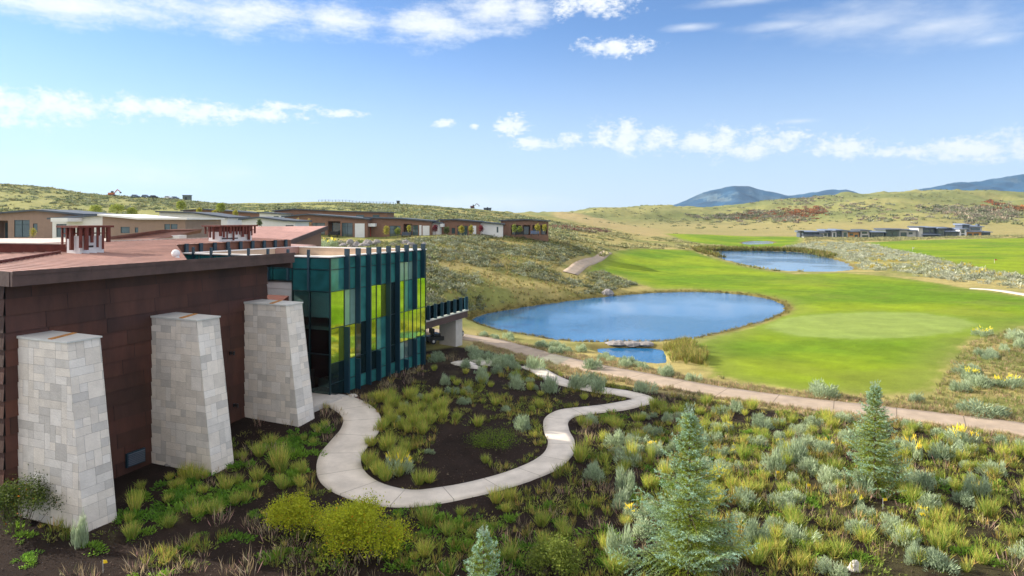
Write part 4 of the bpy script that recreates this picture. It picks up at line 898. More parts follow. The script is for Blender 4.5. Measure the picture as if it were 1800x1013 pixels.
def protos(fn, k, name, **kw):
    out = []
    for i in range(k):
        r_ = np.random.default_rng(100+i*7+len(name)); V, C = fn(r_, **kw); out.append((V, C))
    return out
P_sage = protos(shrub_arrays, 6, 'sage', n=950, rad=.5, h=.85, ln=.20, wd=.030, up=1.0)
P_rabbit = protos(shrub_arrays, 3, 'rabbit', n=900, rad=.5, h=.85, ln=.18, wd=.034, up=1.0, tipcol=(2.6,1.75,.22))
P_tuft = protos(tuft_arrays, 5, 'tuft', n=230, rad=.5, h=.75, wd=.021)
P_green = protos(shrub_arrays, 4, 'green', n=260, rad=.5, h=.35, ln=.17, wd=.055, up=.5)
def mesh_of(name, pr): return [np_mesh(name, V, quads(len(V)//4), C) for V, C in pr]
ME = {'sage': mesh_of('sage_foliage', P_sage), 'rabbit': mesh_of('rabbitbrush_foliage', P_rabbit), 'tuft': mesh_of('grass_blades', P_tuft), 'green': mesh_of('leafy_foliage', P_green)}
for m_ in ME['sage']: m_.materials.append(M['sage'])
for m_ in ME['rabbit']: m_.materials.append(M['sage'])
for m_ in ME['tuft']: m_.materials.append(M['grass'])
for m_ in ME['green']: m_.materials.append(M['greengrass'])
walk2 = [tuple(p) for p in walk[::2]]; cart2 = [tuple(p) for p in cart[::2]]
foot = [AB(-2,16,0)[:2],AB(-2,-.15,0)[:2],AB(13,-.15,0)[:2],AB(13,-2.6,0)[:2],AB(15,-2.9,0)[:2],AB(26.8,-2.7,0)[:2],AB(26.8,-1.2,0)[:2],AB(36,-1.2,0)[:2],AB(36,16,0)[:2]]
butts = [[AB(a-.1,0,0)[:2],AB(a-.1,-3.7,0)[:2],AB(a+1.35,-3.7,0)[:2],AB(a+1.35,0,0)[:2]] for a in (0,5.65,11.2)]
def free(xs, ys, pad=.25):
    ok = (linedist(xs, ys, walk2) > .95+pad) & (linedist(xs, ys, cart2) > 1.35+pad) & (sdf(xs, ys, foot) > pad)
    for b in butts: ok &= sdf(xs, ys, b) > pad*.6
    for p in ponds[:1]+ponds[3:]: ok &= sdf(xs, ys, p) > .4
    ok &= linedist(xs, ys, [tuple(p) for p in farwalk]) > 2.6
    return ok
def scatter(poly, n, pad=.25, keep=None):
    poly = np.array(poly); lo = poly.min(0); hi = poly.max(0); out = np.zeros((0, 2))
    for _ in range(60):
        q = rng.uniform(lo, hi, (n*3, 2)); q = q[sdf(q[:,0], q[:,1], poly) < 0]
        q = q[free(q[:,0], q[:,1], pad)]
        if keep is not None and len(q): q = q[keep(q[:,0], q[:,1])]
        out = np.vstack([out, q])
        if len(out) >= n: break
    return out[:n]
inside_loop = castpoly([c5(*p) for p in [(330,360),(320,480),(250,570),(235,640),(330,730),(520,765),(700,740),(900,690),(1060,630),(1155,560),(1130,470),(1180,410),(1300,370),(1580,345),(1450,310),(1200,290),(1000,200),(750,160),(600,200),(480,290)]])
nb = 0; ALLP = []
objs_n = {'sage': 0, 'rabbit': 0, 'tuft': 0, 'green': 0}
NAMES = {'sage': ('sagebrush_shrub', 'shrub'), 'rabbit': ('rabbitbrush_shrub', 'shrub'), 'tuft': ('bunchgrass_tuft', 'grass tuft'), 'green': ('leafy_plant', 'plant')}
def plant(kind, x_, y_, s, label, group, sz=None, tilt=0):
    me = ME[kind][random.randrange(len(ME[kind]))]; nm, cat = NAMES[kind]
    o = bpy.data.objects.new(nm, me); COL.objects.link(o); o.location = (x_, y_, H(x_, y_)-.04)
    o.rotation_euler = (0, 0, random.uniform(0, 6.28)); o.scale = (s, s, (sz or s)); tag(o, label, cat, group); objs_n[kind] += 1; ALLP.append(o) if len(ALLP) >= 0 else None; return o
def plant_px(kind, u, v, wpx, hpx, label, group):
    x_, y_, _ = cast(u, v); w = wpx*y_/F; h = hpx*y_/F; base = {'sage':(1.45,.85),'rabbit':(1.45,.85),'tuft':(.95,.72),'green':(1.35,.4)}[kind]
    return plant(kind, x_, y_, w/base[0], label, group, h/base[1])
# prominent shrubs placed where the photo shows them
K = [
 ('rabbit',700,832,46,44,'sage green rabbitbrush with yellow flower heads inside the left bend of the path'),
 ('sage',782,679,28,28,'rounded green sagebrush nearest the glass facade in the mulch'),
 ('sage',846,672,36,34,'large pale sagebrush left of the two grassy clumps in the mulch bed'),
 ('sage',921,757,44,34,'grey sagebrush on a low mound near the inner bend of the walkway'),
 ('sage',905,684,36,30,'bluish sagebrush just left of the walkway inside the bed'),
 ('sage',968,690,40,42,'tall sage bush beside the walkway where it passes behind shrubs'),
 ('sage',1003,684,46,42,'broad silvery sagebrush right of the walkway gap'),
 ('sage',1052,690,32,32,'round sagebrush on the strip between the walkway and the cart path'),
 ('sage',775,634,42,28,'silver grey sagebrush at the corner of the glass facade'),
 ('sage',880,640,30,24,'dark green sagebrush beside the cart path by the terrace'),
 ('sage',940,650,40,34,'flowering sagebrush cluster in front of the cart path'),
 ('sage',1102,868,42,60,'upright grey sagebrush left of the largest spruce'),
 ('sage',1091,985,56,76,'large upright grey shrub below left of the largest spruce'),
 ('sage',1323,958,50,56,'pale round sagebrush right of the largest spruce'),
 ('sage',1364,830,50,50,'pale sagebrush in the middle of the sunny slope'),
 ('sage',1397,815,56,60,'tall sagebrush left of the smaller spruce'),
 ('sage',1516,868,44,52,'grey shrub at the foot of the smaller spruce'),
 ('sage',1440,697,70,34,'silvery sagebrush mound at the fairway edge of the cart path'),
 ('sage',1720,728,84,32,'wide grey sagebrush mound at the right beyond the cart path'),
 ('sage',1690,690,40,28,'dark grey sagebrush in the rough right of the fairway'),
 ('sage',1785,597,50,24,'bluish sagebrush on the far right edge by the green'),
 ('rabbit',1706,668,44,28,'yellow flowering rabbitbrush in the rough right of the fairway'),
 ('rabbit',1768,682,50,30,'greenish yellow rabbitbrush right of the yellow flowering one'),
 ('rabbit',1698,785,70,44,'yellow flowering rabbitbrush by the right stretch of the cart path'),
 ('rabbit',1608,806,44,46,'bright yellow flowering plant right of the smaller spruce'),
 ('rabbit',1728,590,34,18,'low golden bush at the right end of the putting green'),
 ('sage',1600,708,28,26,'small dry shrub at the fairway edge above the smaller spruce'),
 ('sage',1660,808,60,42,'pale sagebrush right of the yellow flowering plant'),
 ('sage',1720,872,48,54,'rounded grey sagebrush in the lower right of the slope'),
 ('sage',1608,990,36,46,'pale narrow shrub near the lower right edge'),
 ('sage',1752,838,34,36,'small pale sagebrush at the right side of the slope'),
 ('sage',142,962,34,70,'silver green upright shrub at the foot of the nearest buttress'),
 ('sage',1045,832,24,28,'small round grey shrub below the walkway bend'),
 ('sage',1172,745,26,24,'small round grey shrub left of the tip of the largest spruce'),
 ('tuft',1020,812,40,40,'sunlit straw coloured grass clump at the walkway bend'),
 ('tuft',1110,815,30,46,'pale feathery grass clump below the walkway'),
 ('tuft',1145,818,20,44,'orange tinted upright grass tuft below the walkway'),
 ('tuft',238,905,34,50,'yellow green grass tuft right of the nearest buttress'),
 ('tuft',492,830,40,54,'tall grass tuft in the mulch left of the walkway'),
 ('sage',1040,650,44,26,'silvery sagebrush on the strip between cart path and small pond'),
 ('sage',1172,662,38,26,'sagebrush beside the small pond at the cart path'),
]
for kd, u, v, w, h, lb in K: plant_px(kd, u, v, w, h, lb, {'sage':'sagebrush shrubs','rabbit':'yellow flowering rabbitbrush','tuft':'bunchgrass tufts'}[kd])
REG = []
# region scatter of individual shrubs and tufts
def region(kind, poly_px, n, s0, s1, label, group, pad=.3, keep=None, hs=(.85,1.2)):
    k0 = len(ALLP)
    for x_, y_ in scatter(castpoly(poly_px), n, pad, keep): s = random.uniform(s0, s1); plant(kind, float(x_), float(y_), s, label, group, s*random.uniform(*hs))
    REG.append((kind, ALLP[k0:]))
loop_px = [c5(*p) for p in [(330,360),(320,480),(250,570),(235,640),(330,730),(520,765),(700,740),(900,690),(1060,630),(1155,560),(1130,470),(1180,410),(1300,370),(1580,345),(1450,310),(1200,290),(1000,200),(750,160),(600,200),(480,290)]]
lush_px = [c5(*p) for p in [(300,330),(330,480),(250,560),(235,660),(330,720),(430,740),(480,640),(540,540),(640,470),(700,340),(560,290)]]
slope_px = [(1010,735),(1150,715),(1300,712),(1500,735),(1800,775),(1860,800),(1860,1013),(1100,1013),(1060,900)]
region('tuft', lush_px, 58, .6, 1.1, 'straw coloured ornamental grass clump in the dense patch inside the left bend of the path', 'grass clumps inside the left bend', .1)
region('tuft', loop_px, 26, .5, .9, 'small dry grass tuft in the open mulch inside the looping path', 'grass tufts in the open mulch', .15)
region('sage', loop_px, 15, .4, .8, 'small sagebrush in the open mulch inside the looping path', 'small sagebrush in the looped bed', .3, lambda a, b: b > 30)
region('sage', [(820,615),(1010,668),(1150,690),(1150,702),(1010,680),(930,655),(840,640)], 24, .6, 1.1, 'sagebrush in the bed along the near side of the cart path', 'sagebrush by the cart path', .15)
region('sage', slope_px, 96, .4, .95, 'grey green sagebrush on the sunny mulched slope right of the walkway', 'sagebrush on the sunny slope')
region('rabbit', slope_px, 9, .5, .75, 'yellow topped rabbitbrush on the sunny mulched slope', 'rabbitbrush on the sunny slope')
region('tuft', slope_px, 180, .4, 1.0, 'yellow green bunchgrass tuft on the sunny mulched slope right of the walkway', 'bunchgrass on the sunny slope')
region('tuft', [(570,890),(760,900),(960,870),(1060,900),(1100,1013),(560,1013)], 26, .5, 1.0, 'grass tuft in the shaded foreground mulch below the walkway', 'grass tufts in the foreground')
region('tuft', [(220,960),(230,860),(420,800),(540,735),(600,720),(560,790),(560,850),(420,900)], 44, .45, .95, 'green grass tuft on the shaded bank between the buttresses and the walkway', 'grass tufts by the buttresses')
region('green', [(220,960),(230,860),(420,800),(540,735),(600,720),(560,790),(560,850),(420,900)], 40, .6, 1.2, 'low green leafy plant on the shaded bank by the buttresses', 'leafy plants by the buttresses')
region('green', [(570,890),(760,900),(960,870),(1060,900),(1100,1013),(560,1013)], 34, .5, 1.1, 'low green leafy plant in the shaded foreground mulch', 'leafy plants in the foreground')
region('green', slope_px, 60, .5, 1.1, 'low green leafy plant among the shrubs on the sunny slope', 'leafy plants on the slope')
region('green', [(0,1013),(0,900),(120,950),(330,880),(520,900),(560,1013)], 16, .5, 1.0, 'low leafy plant in the dark mulch at the lower left', 'leafy plants at lower left')
region('sage', [(840,578),(1000,612),(1060,625),(1200,660),(1220,672),(1100,652),(960,622),(840,592)], 30, .55, .95, 'pale sagebrush on the dry strip between the cart path and the pond', 'sagebrush on the pond strip', .1)
region('sage', [(1655,690),(1690,640),(1800,600),(1900,600),(1900,770),(1760,742)], 22, .7, 1.4, 'sagebrush in the rough right of the fairway', 'sagebrush in the right rough', .2)
LAND = [('the nearest buttress',(170,925)),('the middle buttress',(395,825)),('the farthest buttress',(535,728)),('the large yellow bush',(640,960)),('the left path bend',(600,790)),
 ('the lowest path curve',(740,868)),('the green mat plant',(868,777)),('the inner path bend',(960,790)),('the glass facade',(690,672)),('the path loop tip',(1140,700)),('the tallest facade fin',(640,740)),
 ('the terrace pier',(820,622)),('the small pond',(1110,650)),('the largest spruce',(1212,985)),('the small spruce tip',(850,1000)),('the smaller spruce',(1538,860)),('the middle cart path',(1350,715)),('the straw clump',(1020,812)),
 ('the right cart path',(1760,765)),('the lower right corner',(1770,985)),('the bright yellow plant',(1608,800)),('the pale upright stone',(1503,998)),('the right rough',(1735,690)),('the middle marker flag',(1364,846))]
ORD = ['first','second','third','fourth','fifth','sixth','seventh','eighth','ninth','tenth','eleventh','twelfth','thirteenth','fourteenth','fifteenth','sixteenth','seventeenth','eighteenth','nineteenth','twentieth']
LOOK = {'sage':'grey green sagebrush','rabbit':'yellow topped rabbitbrush','tuft':'bunchgrass tuft','green':'leafy plant'}
buck = {}
for kind, lst in REG:
    for o in lst:
        u = 900+F*o.location.x/o.location.y; v = HZ+(CZ-o.location.z)*F/o.location.y
        if u < -10 or u > 1810 or v > 1045: bpy.data.objects.remove(o); continue
        nm, (lu, lv_) = min(LAND, key=lambda L_: (u-L_[1][0])**2+((v-L_[1][1])*1.3)**2); du, dv_ = u-lu, (v-lv_)*1.3
        rel = ('right of' if du > 0 else 'left of') if abs(du) > abs(dv_) else ('in front of' if dv_ > 0 else 'behind')
        buck.setdefault((kind, rel, nm), []).append((u, o))
for (kind, rel, nm), lst in buck.items():
    sc_ = sorted(o.scale[2] for _, o in lst); md = sc_[len(sc_)//2]
    groups = [('', lst)] if len(lst) < 7 else [('taller ', [q for q in lst if q[1].scale[2] >= md]), ('shorter ', [q for q in lst if q[1].scale[2] < md])]
    for pre, sub in groups:
        sub.sort(key=lambda q: q[0])
        for i, (u, o) in enumerate(sub):
            o['label'] = pre+LOOK[kind]+' '+rel+' '+nm+('' if len(sub) == 1 else (', '+(ORD[i] if i < 20 else 'last')+' from the left'))
# yellow-green leafy bushes at lower left
def leafbush(label, u, v, wpx, hpx, c0, c1, n, seed, flowers=None, name='leafy_bush', ls=.075):
    x_, y_, z_ = cast(u, v); r_ = np.random.default_rng(seed); w = wpx*y_/F/2; h = hpx*y_/F
    root = empty(name, (x_, y_, z_), label, 'bush'); st = MB(); pts = []
    for k in range(26):
        th = r_.uniform(0, 6.28); rr0 = math.sqrt(r_.random())*w; tip = Vector((x_+math.cos(th)*rr0, y_+math.sin(th)*rr0*.8, z_+h*(1-.45*(rr0/w)**2)*r_.uniform(.65, 1.0))); b = Vector((x_+math.cos(th)*rr0*.35, y_+math.sin(th)*rr0*.3, z_-.02)); st.tube(b, tip, .012, .004, 4); pts.append(np.array(tip-root.location))
    st.build('stems', M['bark'], root)
    pts = np.array(pts); i = r_.integers(0, len(pts), n); rad = w*.30
    off = r_.normal(size=(n, 3))*np.array([rad*.62, rad*.62, rad*.5]); pos = pts[i]-np.array([0,0,rad*.35])+off; pos[:, 2] = np.maximum(pos[:, 2], .03)
    d = np.stack([r_.normal(size=n), r_.normal(size=n), r_.random(n)*1.2], 1)
    V = kites(n, pos, d, ls*r_.uniform(.6,1.5,n), ls*.5*r_.uniform(.6,1.4,n), r_)
    t = r_.random(n)[:, None]; C = (np.array(c0)*(1-t)+np.array(c1)*t)*r_.uniform(.7,1.2,n)[:, None]
    if flowers is not None: f = r_.random(n) < flowers[0]; C[f] = np.array(flowers[1])
    link_mesh('foliage', np_mesh('foliage', V, quads(n), C), M['leaf'], root)
leafbush('large yellow green bush with tiny orange flowers, below the walkway', 630, 975, 140, 92, (.36,.42,.02), (.60,.60,.04), 15000, 5, (.02,(.7,.25,.02)))
leafbush('smaller yellow green bush left of the large one', 512, 938, 88, 62, (.36,.42,.02), (.56,.57,.04), 6500, 6, (.015,(.7,.45,.02)))
leafbush('dark green bush half behind the nearest buttress at the left edge', 35, 935, 120, 100, (.05,.085,.02), (.13,.17,.03), 7000, 8, (.01,(.6,.2,.02)))
leafbush('rounded green bush at the bottom edge right of the small spruce tip', 975, 1010, 90, 62, (.14,.20,.03), (.26,.30,.05), 5000, 9)
leafbush('low bright green mat plant in the middle of the looped bed', 868, 777, 92, 15, (.12,.22,.02), (.22,.32,.03), 3500, 10, None, 'mat_plant', .05)
def tints(n, cs, lo=.75, hi=1.2):
    cs = np.array(cs); return cs[rng.integers(0, len(cs), n)]*rng.uniform(lo, hi, (n, 1))
# ground stuff: small weeds, dry blades and mulch litter in the beds
def stuff(name, label, cat, pr_list, pts, scales, mat, tint=None, loc=None):
    Vs = []; Cs = []; hs = height(pts[:,0], pts[:,1], False)
    for k in range(len(pts)):
        V, C = pr_list[k % len(pr_list)]; a = rng.uniform(0, 6.28); c, s = math.cos(a), math.sin(a); sc = scales[k]
        W_ = np.empty_like(V); W_[:,0] = (V[:,0]*c-V[:,1]*s)*sc+pts[k,0]; W_[:,1] = (V[:,0]*s+V[:,1]*c)*sc+pts[k,1]; W_[:,2] = V[:,2]*sc*rng.uniform(.8,1.2)+hs[k]-.03*sc
        Vs.append(W_); Cs.append(C*(tint[k] if tint is not None else 1))
    V = np.vstack(Vs); C = np.vstack(Cs); c0 = V.mean(0)
    o = link_mesh(name, np_mesh(name, V-c0, quads(len(V)//4), C), mat, None, tuple(c0)); return tag(o, label, cat, kind='stuff')
p_small = protos(shrub_arrays, 4, 'sm', n=30, rad=.26, h=.20, ln=.12, wd=.030, up=.5)
p_smt = protos(tuft_arrays, 4, 'st', n=26, rad=.35, h=.40, wd=.024)
open_mulch = castpoly([c5(*p) for p in [(560,470),(700,430),(900,440),(1080,470),(1140,560),(1040,640),(820,710),(560,755),(480,700),(520,600)]])
bedpoly = flat([(-100,1100),(0,890),(240,880),(420,780),(560,705),(620,690),(748,640),(860,622),(1010,668),(1200,697),(1400,724),(1600,750),(1880,785),(2000,1100)], 0)
pts = scatter(bedpoly, 3800, -.12, lambda a, b: (sdf(a, b, open_mulch)+rng.uniform(0,.9,len(a)) > 0) & (fbm(a/2.2, b/2.2, 3)+rng.uniform(-.12,.12,len(a))+.13*ss(a/b,.08,.3)-.10*((a/b < -.02)) > .50))
t1 = np.array([[.20,.26,.05]])*rng.uniform(.7,1.5,(len(pts),1))*np.array([1.0,1,1]); wr = rng.random(len(pts)); t1[wr < .5] = np.array([.34,.35,.09]); t1 *= rng.uniform(.7,1.25,(len(pts),1))
stuff('ground_cover', 'low weeds and seedlings spread over the mulch beds', 'ground cover', p_small, pts[::2], rng.uniform(.6,1.5,len(pts)), M['mixleaf'], t1[::2])
stuff('grass', 'short dry and green grass blades growing through the mulch', 'grass', p_smt, pts[1::2], rng.uniform(.5,1.3,len(pts)), M['mixleaf'], (t1*np.array([1.25,1.1,.9]))[1::2])
pl = scatter(flat([(-100,1100),(0,890),(240,880),(420,780),(560,705),(748,640),(860,622),(1010,668),(1200,697),(1880,785),(2000,1100)], 0), 26000, -.2)
n = len(pl); hb = height(pl[:,0], pl[:,1], True); d = np.stack([rng.normal(size=n), rng.normal(size=n), rng.normal(size=n)*.25], 1)
V = kites(n, np.stack([pl[:,0], pl[:,1], hb+.03], 1), d, rng.uniform(.04,.13,n), rng.uniform(.015,.04,n), rng)
Cc = np.array([.045,.031,.024])*rng.uniform(.3,2.4,n)[:, None]; w_ = rng.random(n) < .05; Cc[w_] = (.3,.24,.16); c0 = V.mean(0)
tag(link_mesh('mulch', np_mesh('mulch', V-c0, quads(n), Cc), M['mixleaf'], None, tuple(c0)), 'dark bark mulch chips lying on the planting beds', 'mulch', kind='stuff')
# verge grass along cart path and pond edge, reeds
ps = scatter(bedpoly, 620, -.1, lambda a, b: (fbm(a/3+9, b/3, 3) > .5) & (sdf(a, b, inside_loop) > 0))
stuff('grass', 'dead straw stems and old seed heads standing in the mulch', 'dry stems', protos(tuft_arrays, 4, 'dead', n=18, rad=.7, h=.42, wd=.016), ps, rng.uniform(.6,1.4,len(ps)), M['mixleaf'], np.array([[.55,.43,.24]])*rng.uniform(.6,1.1,(len(ps),1)))
pv = scatter(flat([(840,590),(1000,618),(1240,668),(1500,700),(1800,738),(1800,775),(1500,742),(1240,700),(1000,660),(830,612)], 0), 2600, -.1)
stuff('grass', 'dry straw coloured grass along both edges of the cart path', 'grass', p_smt, pv, rng.uniform(.4,.9,len(pv)), M['mixleaf'], np.array([[.50,.42,.20]])*rng.uniform(.6,1.15,(len(pv),1)))
rgh = castpoly([(1640,700),(1665,650),(1700,605),(1760,585),(1950,575),(1950,790),(1760,745),(1500,705),(1300,680),(1245,655),(1280,672),(1400,694),(1600,700)])
pv = scatter(rgh, 3000, -.1)
stuff('grass', 'long straw and olive rough grass right of the fairway', 'grass', p_smt, pv, rng.uniform(.4,.95,len(pv)), M['mixleaf'], tints(len(pv), [(.42,.38,.15),(.30,.33,.09),(.50,.42,.20)], .6, 1.15))
pr = []
for u, v, du, dv in ((1205,632,22,14),(1226,642,14,10),(1195,615,22,5)):
    for _ in range(110): q = flat([(u+random.gauss(0,du*.5), v+random.gauss(0,dv*.5))], -.6)[0]; pr.append(q)
pr = np.array(pr); pr = pr[(pr[:,0]/pr[:,1]*F+900 > 1168) & (sdf(pr[:,0],pr[:,1],ponds[3]) > -.1) & (sdf(pr[:,0],pr[:,1],ponds[0]) > -.3)]
stuff('reeds', 'golden green reeds growing at the right end of the small pond', 'reeds', protos(tuft_arrays, 4, 'reed', n=40, rad=.5, h=.95, wd=.04), pr, rng.uniform(.5,1.0,len(pr)), M['mixleaf'], np.array([[.40,.38,.09]])*rng.uniform(.6,1.2,(len(pr),1)))
q = np.array(ponds[0]); edge = []
for i in range(len(q)):
    a = q[i]; b = q[(i+1) % len(q)]
    for t in np.linspace(0, 1, 22): p_ = a*(1-t)+b*t; edge.append(p_+rng.normal(size=2)*.35)
edge = np.array(edge); edge = edge[sdf(edge[:,0], edge[:,1], ponds[0]) > -.15]; edge = edge[rng.random(len(edge)) < .75]
stuff('grass', 'rough grass fringe round the edge of the large pond', 'grass', p_smt, edge, rng.uniform(.35,.9,len(edge)), M['mixleaf'], np.array([[.26,.23,.07]])*rng.uniform(.6,1.3,(len(edge),1)))
q = np.array(ponds[1]); edge = []
for i in range(len(q)):
    a = q[i]; b = q[(i+1) % len(q)]
    if (a[1]+b[1])/2 < 205: continue
    for t in np.linspace(0, 1, 40): p_ = a*(1-t)+b*t; edge.append(p_+np.abs(rng.normal(size=2))*np.array([1.5,3.5]))
edge = np.array(edge)
stuff('reeds', 'reeds along the far bank of the second pond', 'reeds', protos(tuft_arrays, 4, 'reeds2', n=12, rad=1.2, h=1.6, wd=.2), edge, rng.uniform(.6,1.1,len(edge)), M['mixleaf'], np.array([[.22,.22,.05]])*rng.uniform(.6,1.3,(len(edge),1)))
# hillside sagebrush
p_hill = protos(shrub_arrays, 8, 'hill', n=64, rad=.55, h=.7, ln=.26, wd=.10, up=.45, low=.1)
p_far = protos(shrub_arrays, 6, 'far', n=26, rad=.6, h=.75, ln=.48, wd=.26, up=.4, low=.1)
sg = [(.27,.30,.19),(.32,.35,.25),(.19,.22,.10),(.33,.31,.14)]
hill_px = [(700,425),(760,420),(965,416),(1010,425),(1068,440),(1060,455),(1010,478),(1060,478),(1120,502),(1060,516),(960,530),(840,548),(700,560)]
hp = castpoly(hill_px)
fp = scatter(hp, 3000, .1, lambda a, b: (fbm(a/9+2, b/9, 4)+rng.uniform(-.10,.10,len(a)) > .51))
stuff('sagebrush_cover', 'grey green sagebrush covering the slope above the large pond', 'sagebrush', p_hill, fp, rng.uniform(.5,1.25,len(fp)), M['mixleaf'], tints(len(fp), sg, .6, 1.2))
fg = scatter(hp, 3200, .1); stuff('grass', 'tufted dry grass between the sagebrush on the pond slope', 'grass', protos(tuft_arrays, 4, 'hg', n=12, rad=.5, h=.45, wd=.07), fg, rng.uniform(.6,1.3,len(fg)), M['mixleaf'], tints(len(fg), [(.38,.33,.11),(.30,.29,.09)]))
def field_pts(u0, u1, y0, y1, n, keep):
    out = np.zeros((0, 2))
    for _ in range(40):
        yy = np.sqrt(rng.uniform(y0**2, y1**2, n*2)); xx = (rng.uniform(u0, u1, n*2)-900)/F*yy; k = keep(xx, yy); out = np.vstack([out, np.stack([xx[k], yy[k]], 1)])
        if len(out) >= n: break
    return out[:n]
nofair = lambda a, b: (sdf(a, b, fair) > .5) & (sdf(a, b, fair2) > 2) & (sdf(a, b, fair3) > 1) & (sdf(a, b, ponds[1]) > 2) & (sdf(a, b, ponds[2]) > 2) & (sdf(a, b, ponds[0]) > 1)
q = field_pts(-120, 1010, 185, 430, 7500, lambda a, b: (fbm(a/16, b/16, 4)+rng.uniform(-.14,.14,len(a)) > .46))
stuff('sagebrush_cover', 'sagebrush covering the hills behind the cottages', 'sagebrush', p_far, q, rng.uniform(.8,1.9,len(q)), M['mixleaf'], tints(len(q), [(.25,.28,.15),(.30,.33,.20),(.18,.22,.10),(.33,.32,.14)], .6, 1.2))
band = flat([(1372,434),(1430,427),(1480,425.5),(1530,429),(1560,437),(1650,458),(1740,480),(1850,494),(1850,522),(1780,508),(1700,498),(1600,485),(1520,474),(1480,455),(1430,443)], -.3)
q = scatter(band, 1500, .1, lambda a, b: (fbm(a/8, b/8, 3) > .40) & (sdf(a, b, ponds[1]) > 1.5)); 
stuff('sagebrush_cover', 'silvery sagebrush band between the second pond and the right fairway', 'sagebrush', p_hill, q, rng.uniform(.9,1.9,len(q)), M['mixleaf'], tints(len(q), [(.40,.43,.31),(.33,.36,.24),(.46,.48,.37)]*5+[(.55,.45,.08)]))
q = field_pts(960, 1900, 150, 420, 2600, lambda a, b: nofair(a, b) & (fbm(a/14, b/14, 3)+rng.uniform(-.1,.1,len(a)) > .52) & (sdf(a, b, tan) > 3) & (sdf(a,b,band) > 0))
stuff('sagebrush_cover', 'scattered sagebrush on the dry valley floor', 'sagebrush', p_far, q, rng.uniform(.7,1.5,len(q)), M['mixleaf'], tints(len(q), [(.33,.33,.17),(.38,.36,.18),(.28,.29,.13)]))
q = field_pts(1000, 2000, 480, 1350, 1500, lambda a, b: (fbm(a/60+1, b/60, 4)+rng.uniform(-.1,.1,len(a)) > .58))
stuff('sagebrush_cover', 'dark scattered shrubs on the far grassy hills', 'shrubs', p_far, q, rng.uniform(1.5,3.2,len(q)), M['mixleaf'], tints(len(q), [(.24,.26,.12),(.28,.28,.14)]))
def thicket(label, spots, cs, n, smin, smax):
    pts = []
    for (u, v, du, dv, k) in spots:
        for _ in range(int(n*k)):
            uu = u+random.gauss(0, du*.5); vv = v+random.gauss(0, dv*.5); c = cast(uu, vv)
            if c[1] > (150 if smax < 3 else 400): pts.append(c[:2])
    pts = np.array(pts); stuff('oak_thicket', label, 'thicket', p_far, pts, rng.uniform(smin, smax, len(pts)), M['mixleaf'], tints(len(pts), cs))
thicket('low dark red brown brush along the brow above the far end of the fairway', [(985,401,30,2.5,.35),(1035,405,30,2.5,.35),(1058,408,18,2,.2)], [(.20,.11,.08),(.26,.14,.10),(.22,.19,.12)], 160, 1.0, 2.2)
thicket('thicket of orange and red scrub oak on the far hillside', [(1340,380,50,9,.3),(1400,378,30,10,.4),(1430,372,24,8,.3),(1750,360,30,8,.2),(1785,366,14,6,.1)], [(.38,.13,.05),(.42,.17,.06),(.28,.15,.07),(.24,.20,.11)], 200, 3, 5.5)
thicket('thicket of grey green scrub oak on the far hillside', [(1270,383,60,7,.35),(1330,379,70,9,.5),(1385,385,36,8,.3),(1500,365,60,9,.2),(1660,368,40,8,.35),(1720,378,44,14,.9),(1770,375,30,12,.4),(1560,385,80,8,.12),(1420,352,70,9,.3)], [(.25,.26,.16),(.30,.28,.20),(.20,.23,.11),(.34,.28,.20)], 300, 3, 5.5)
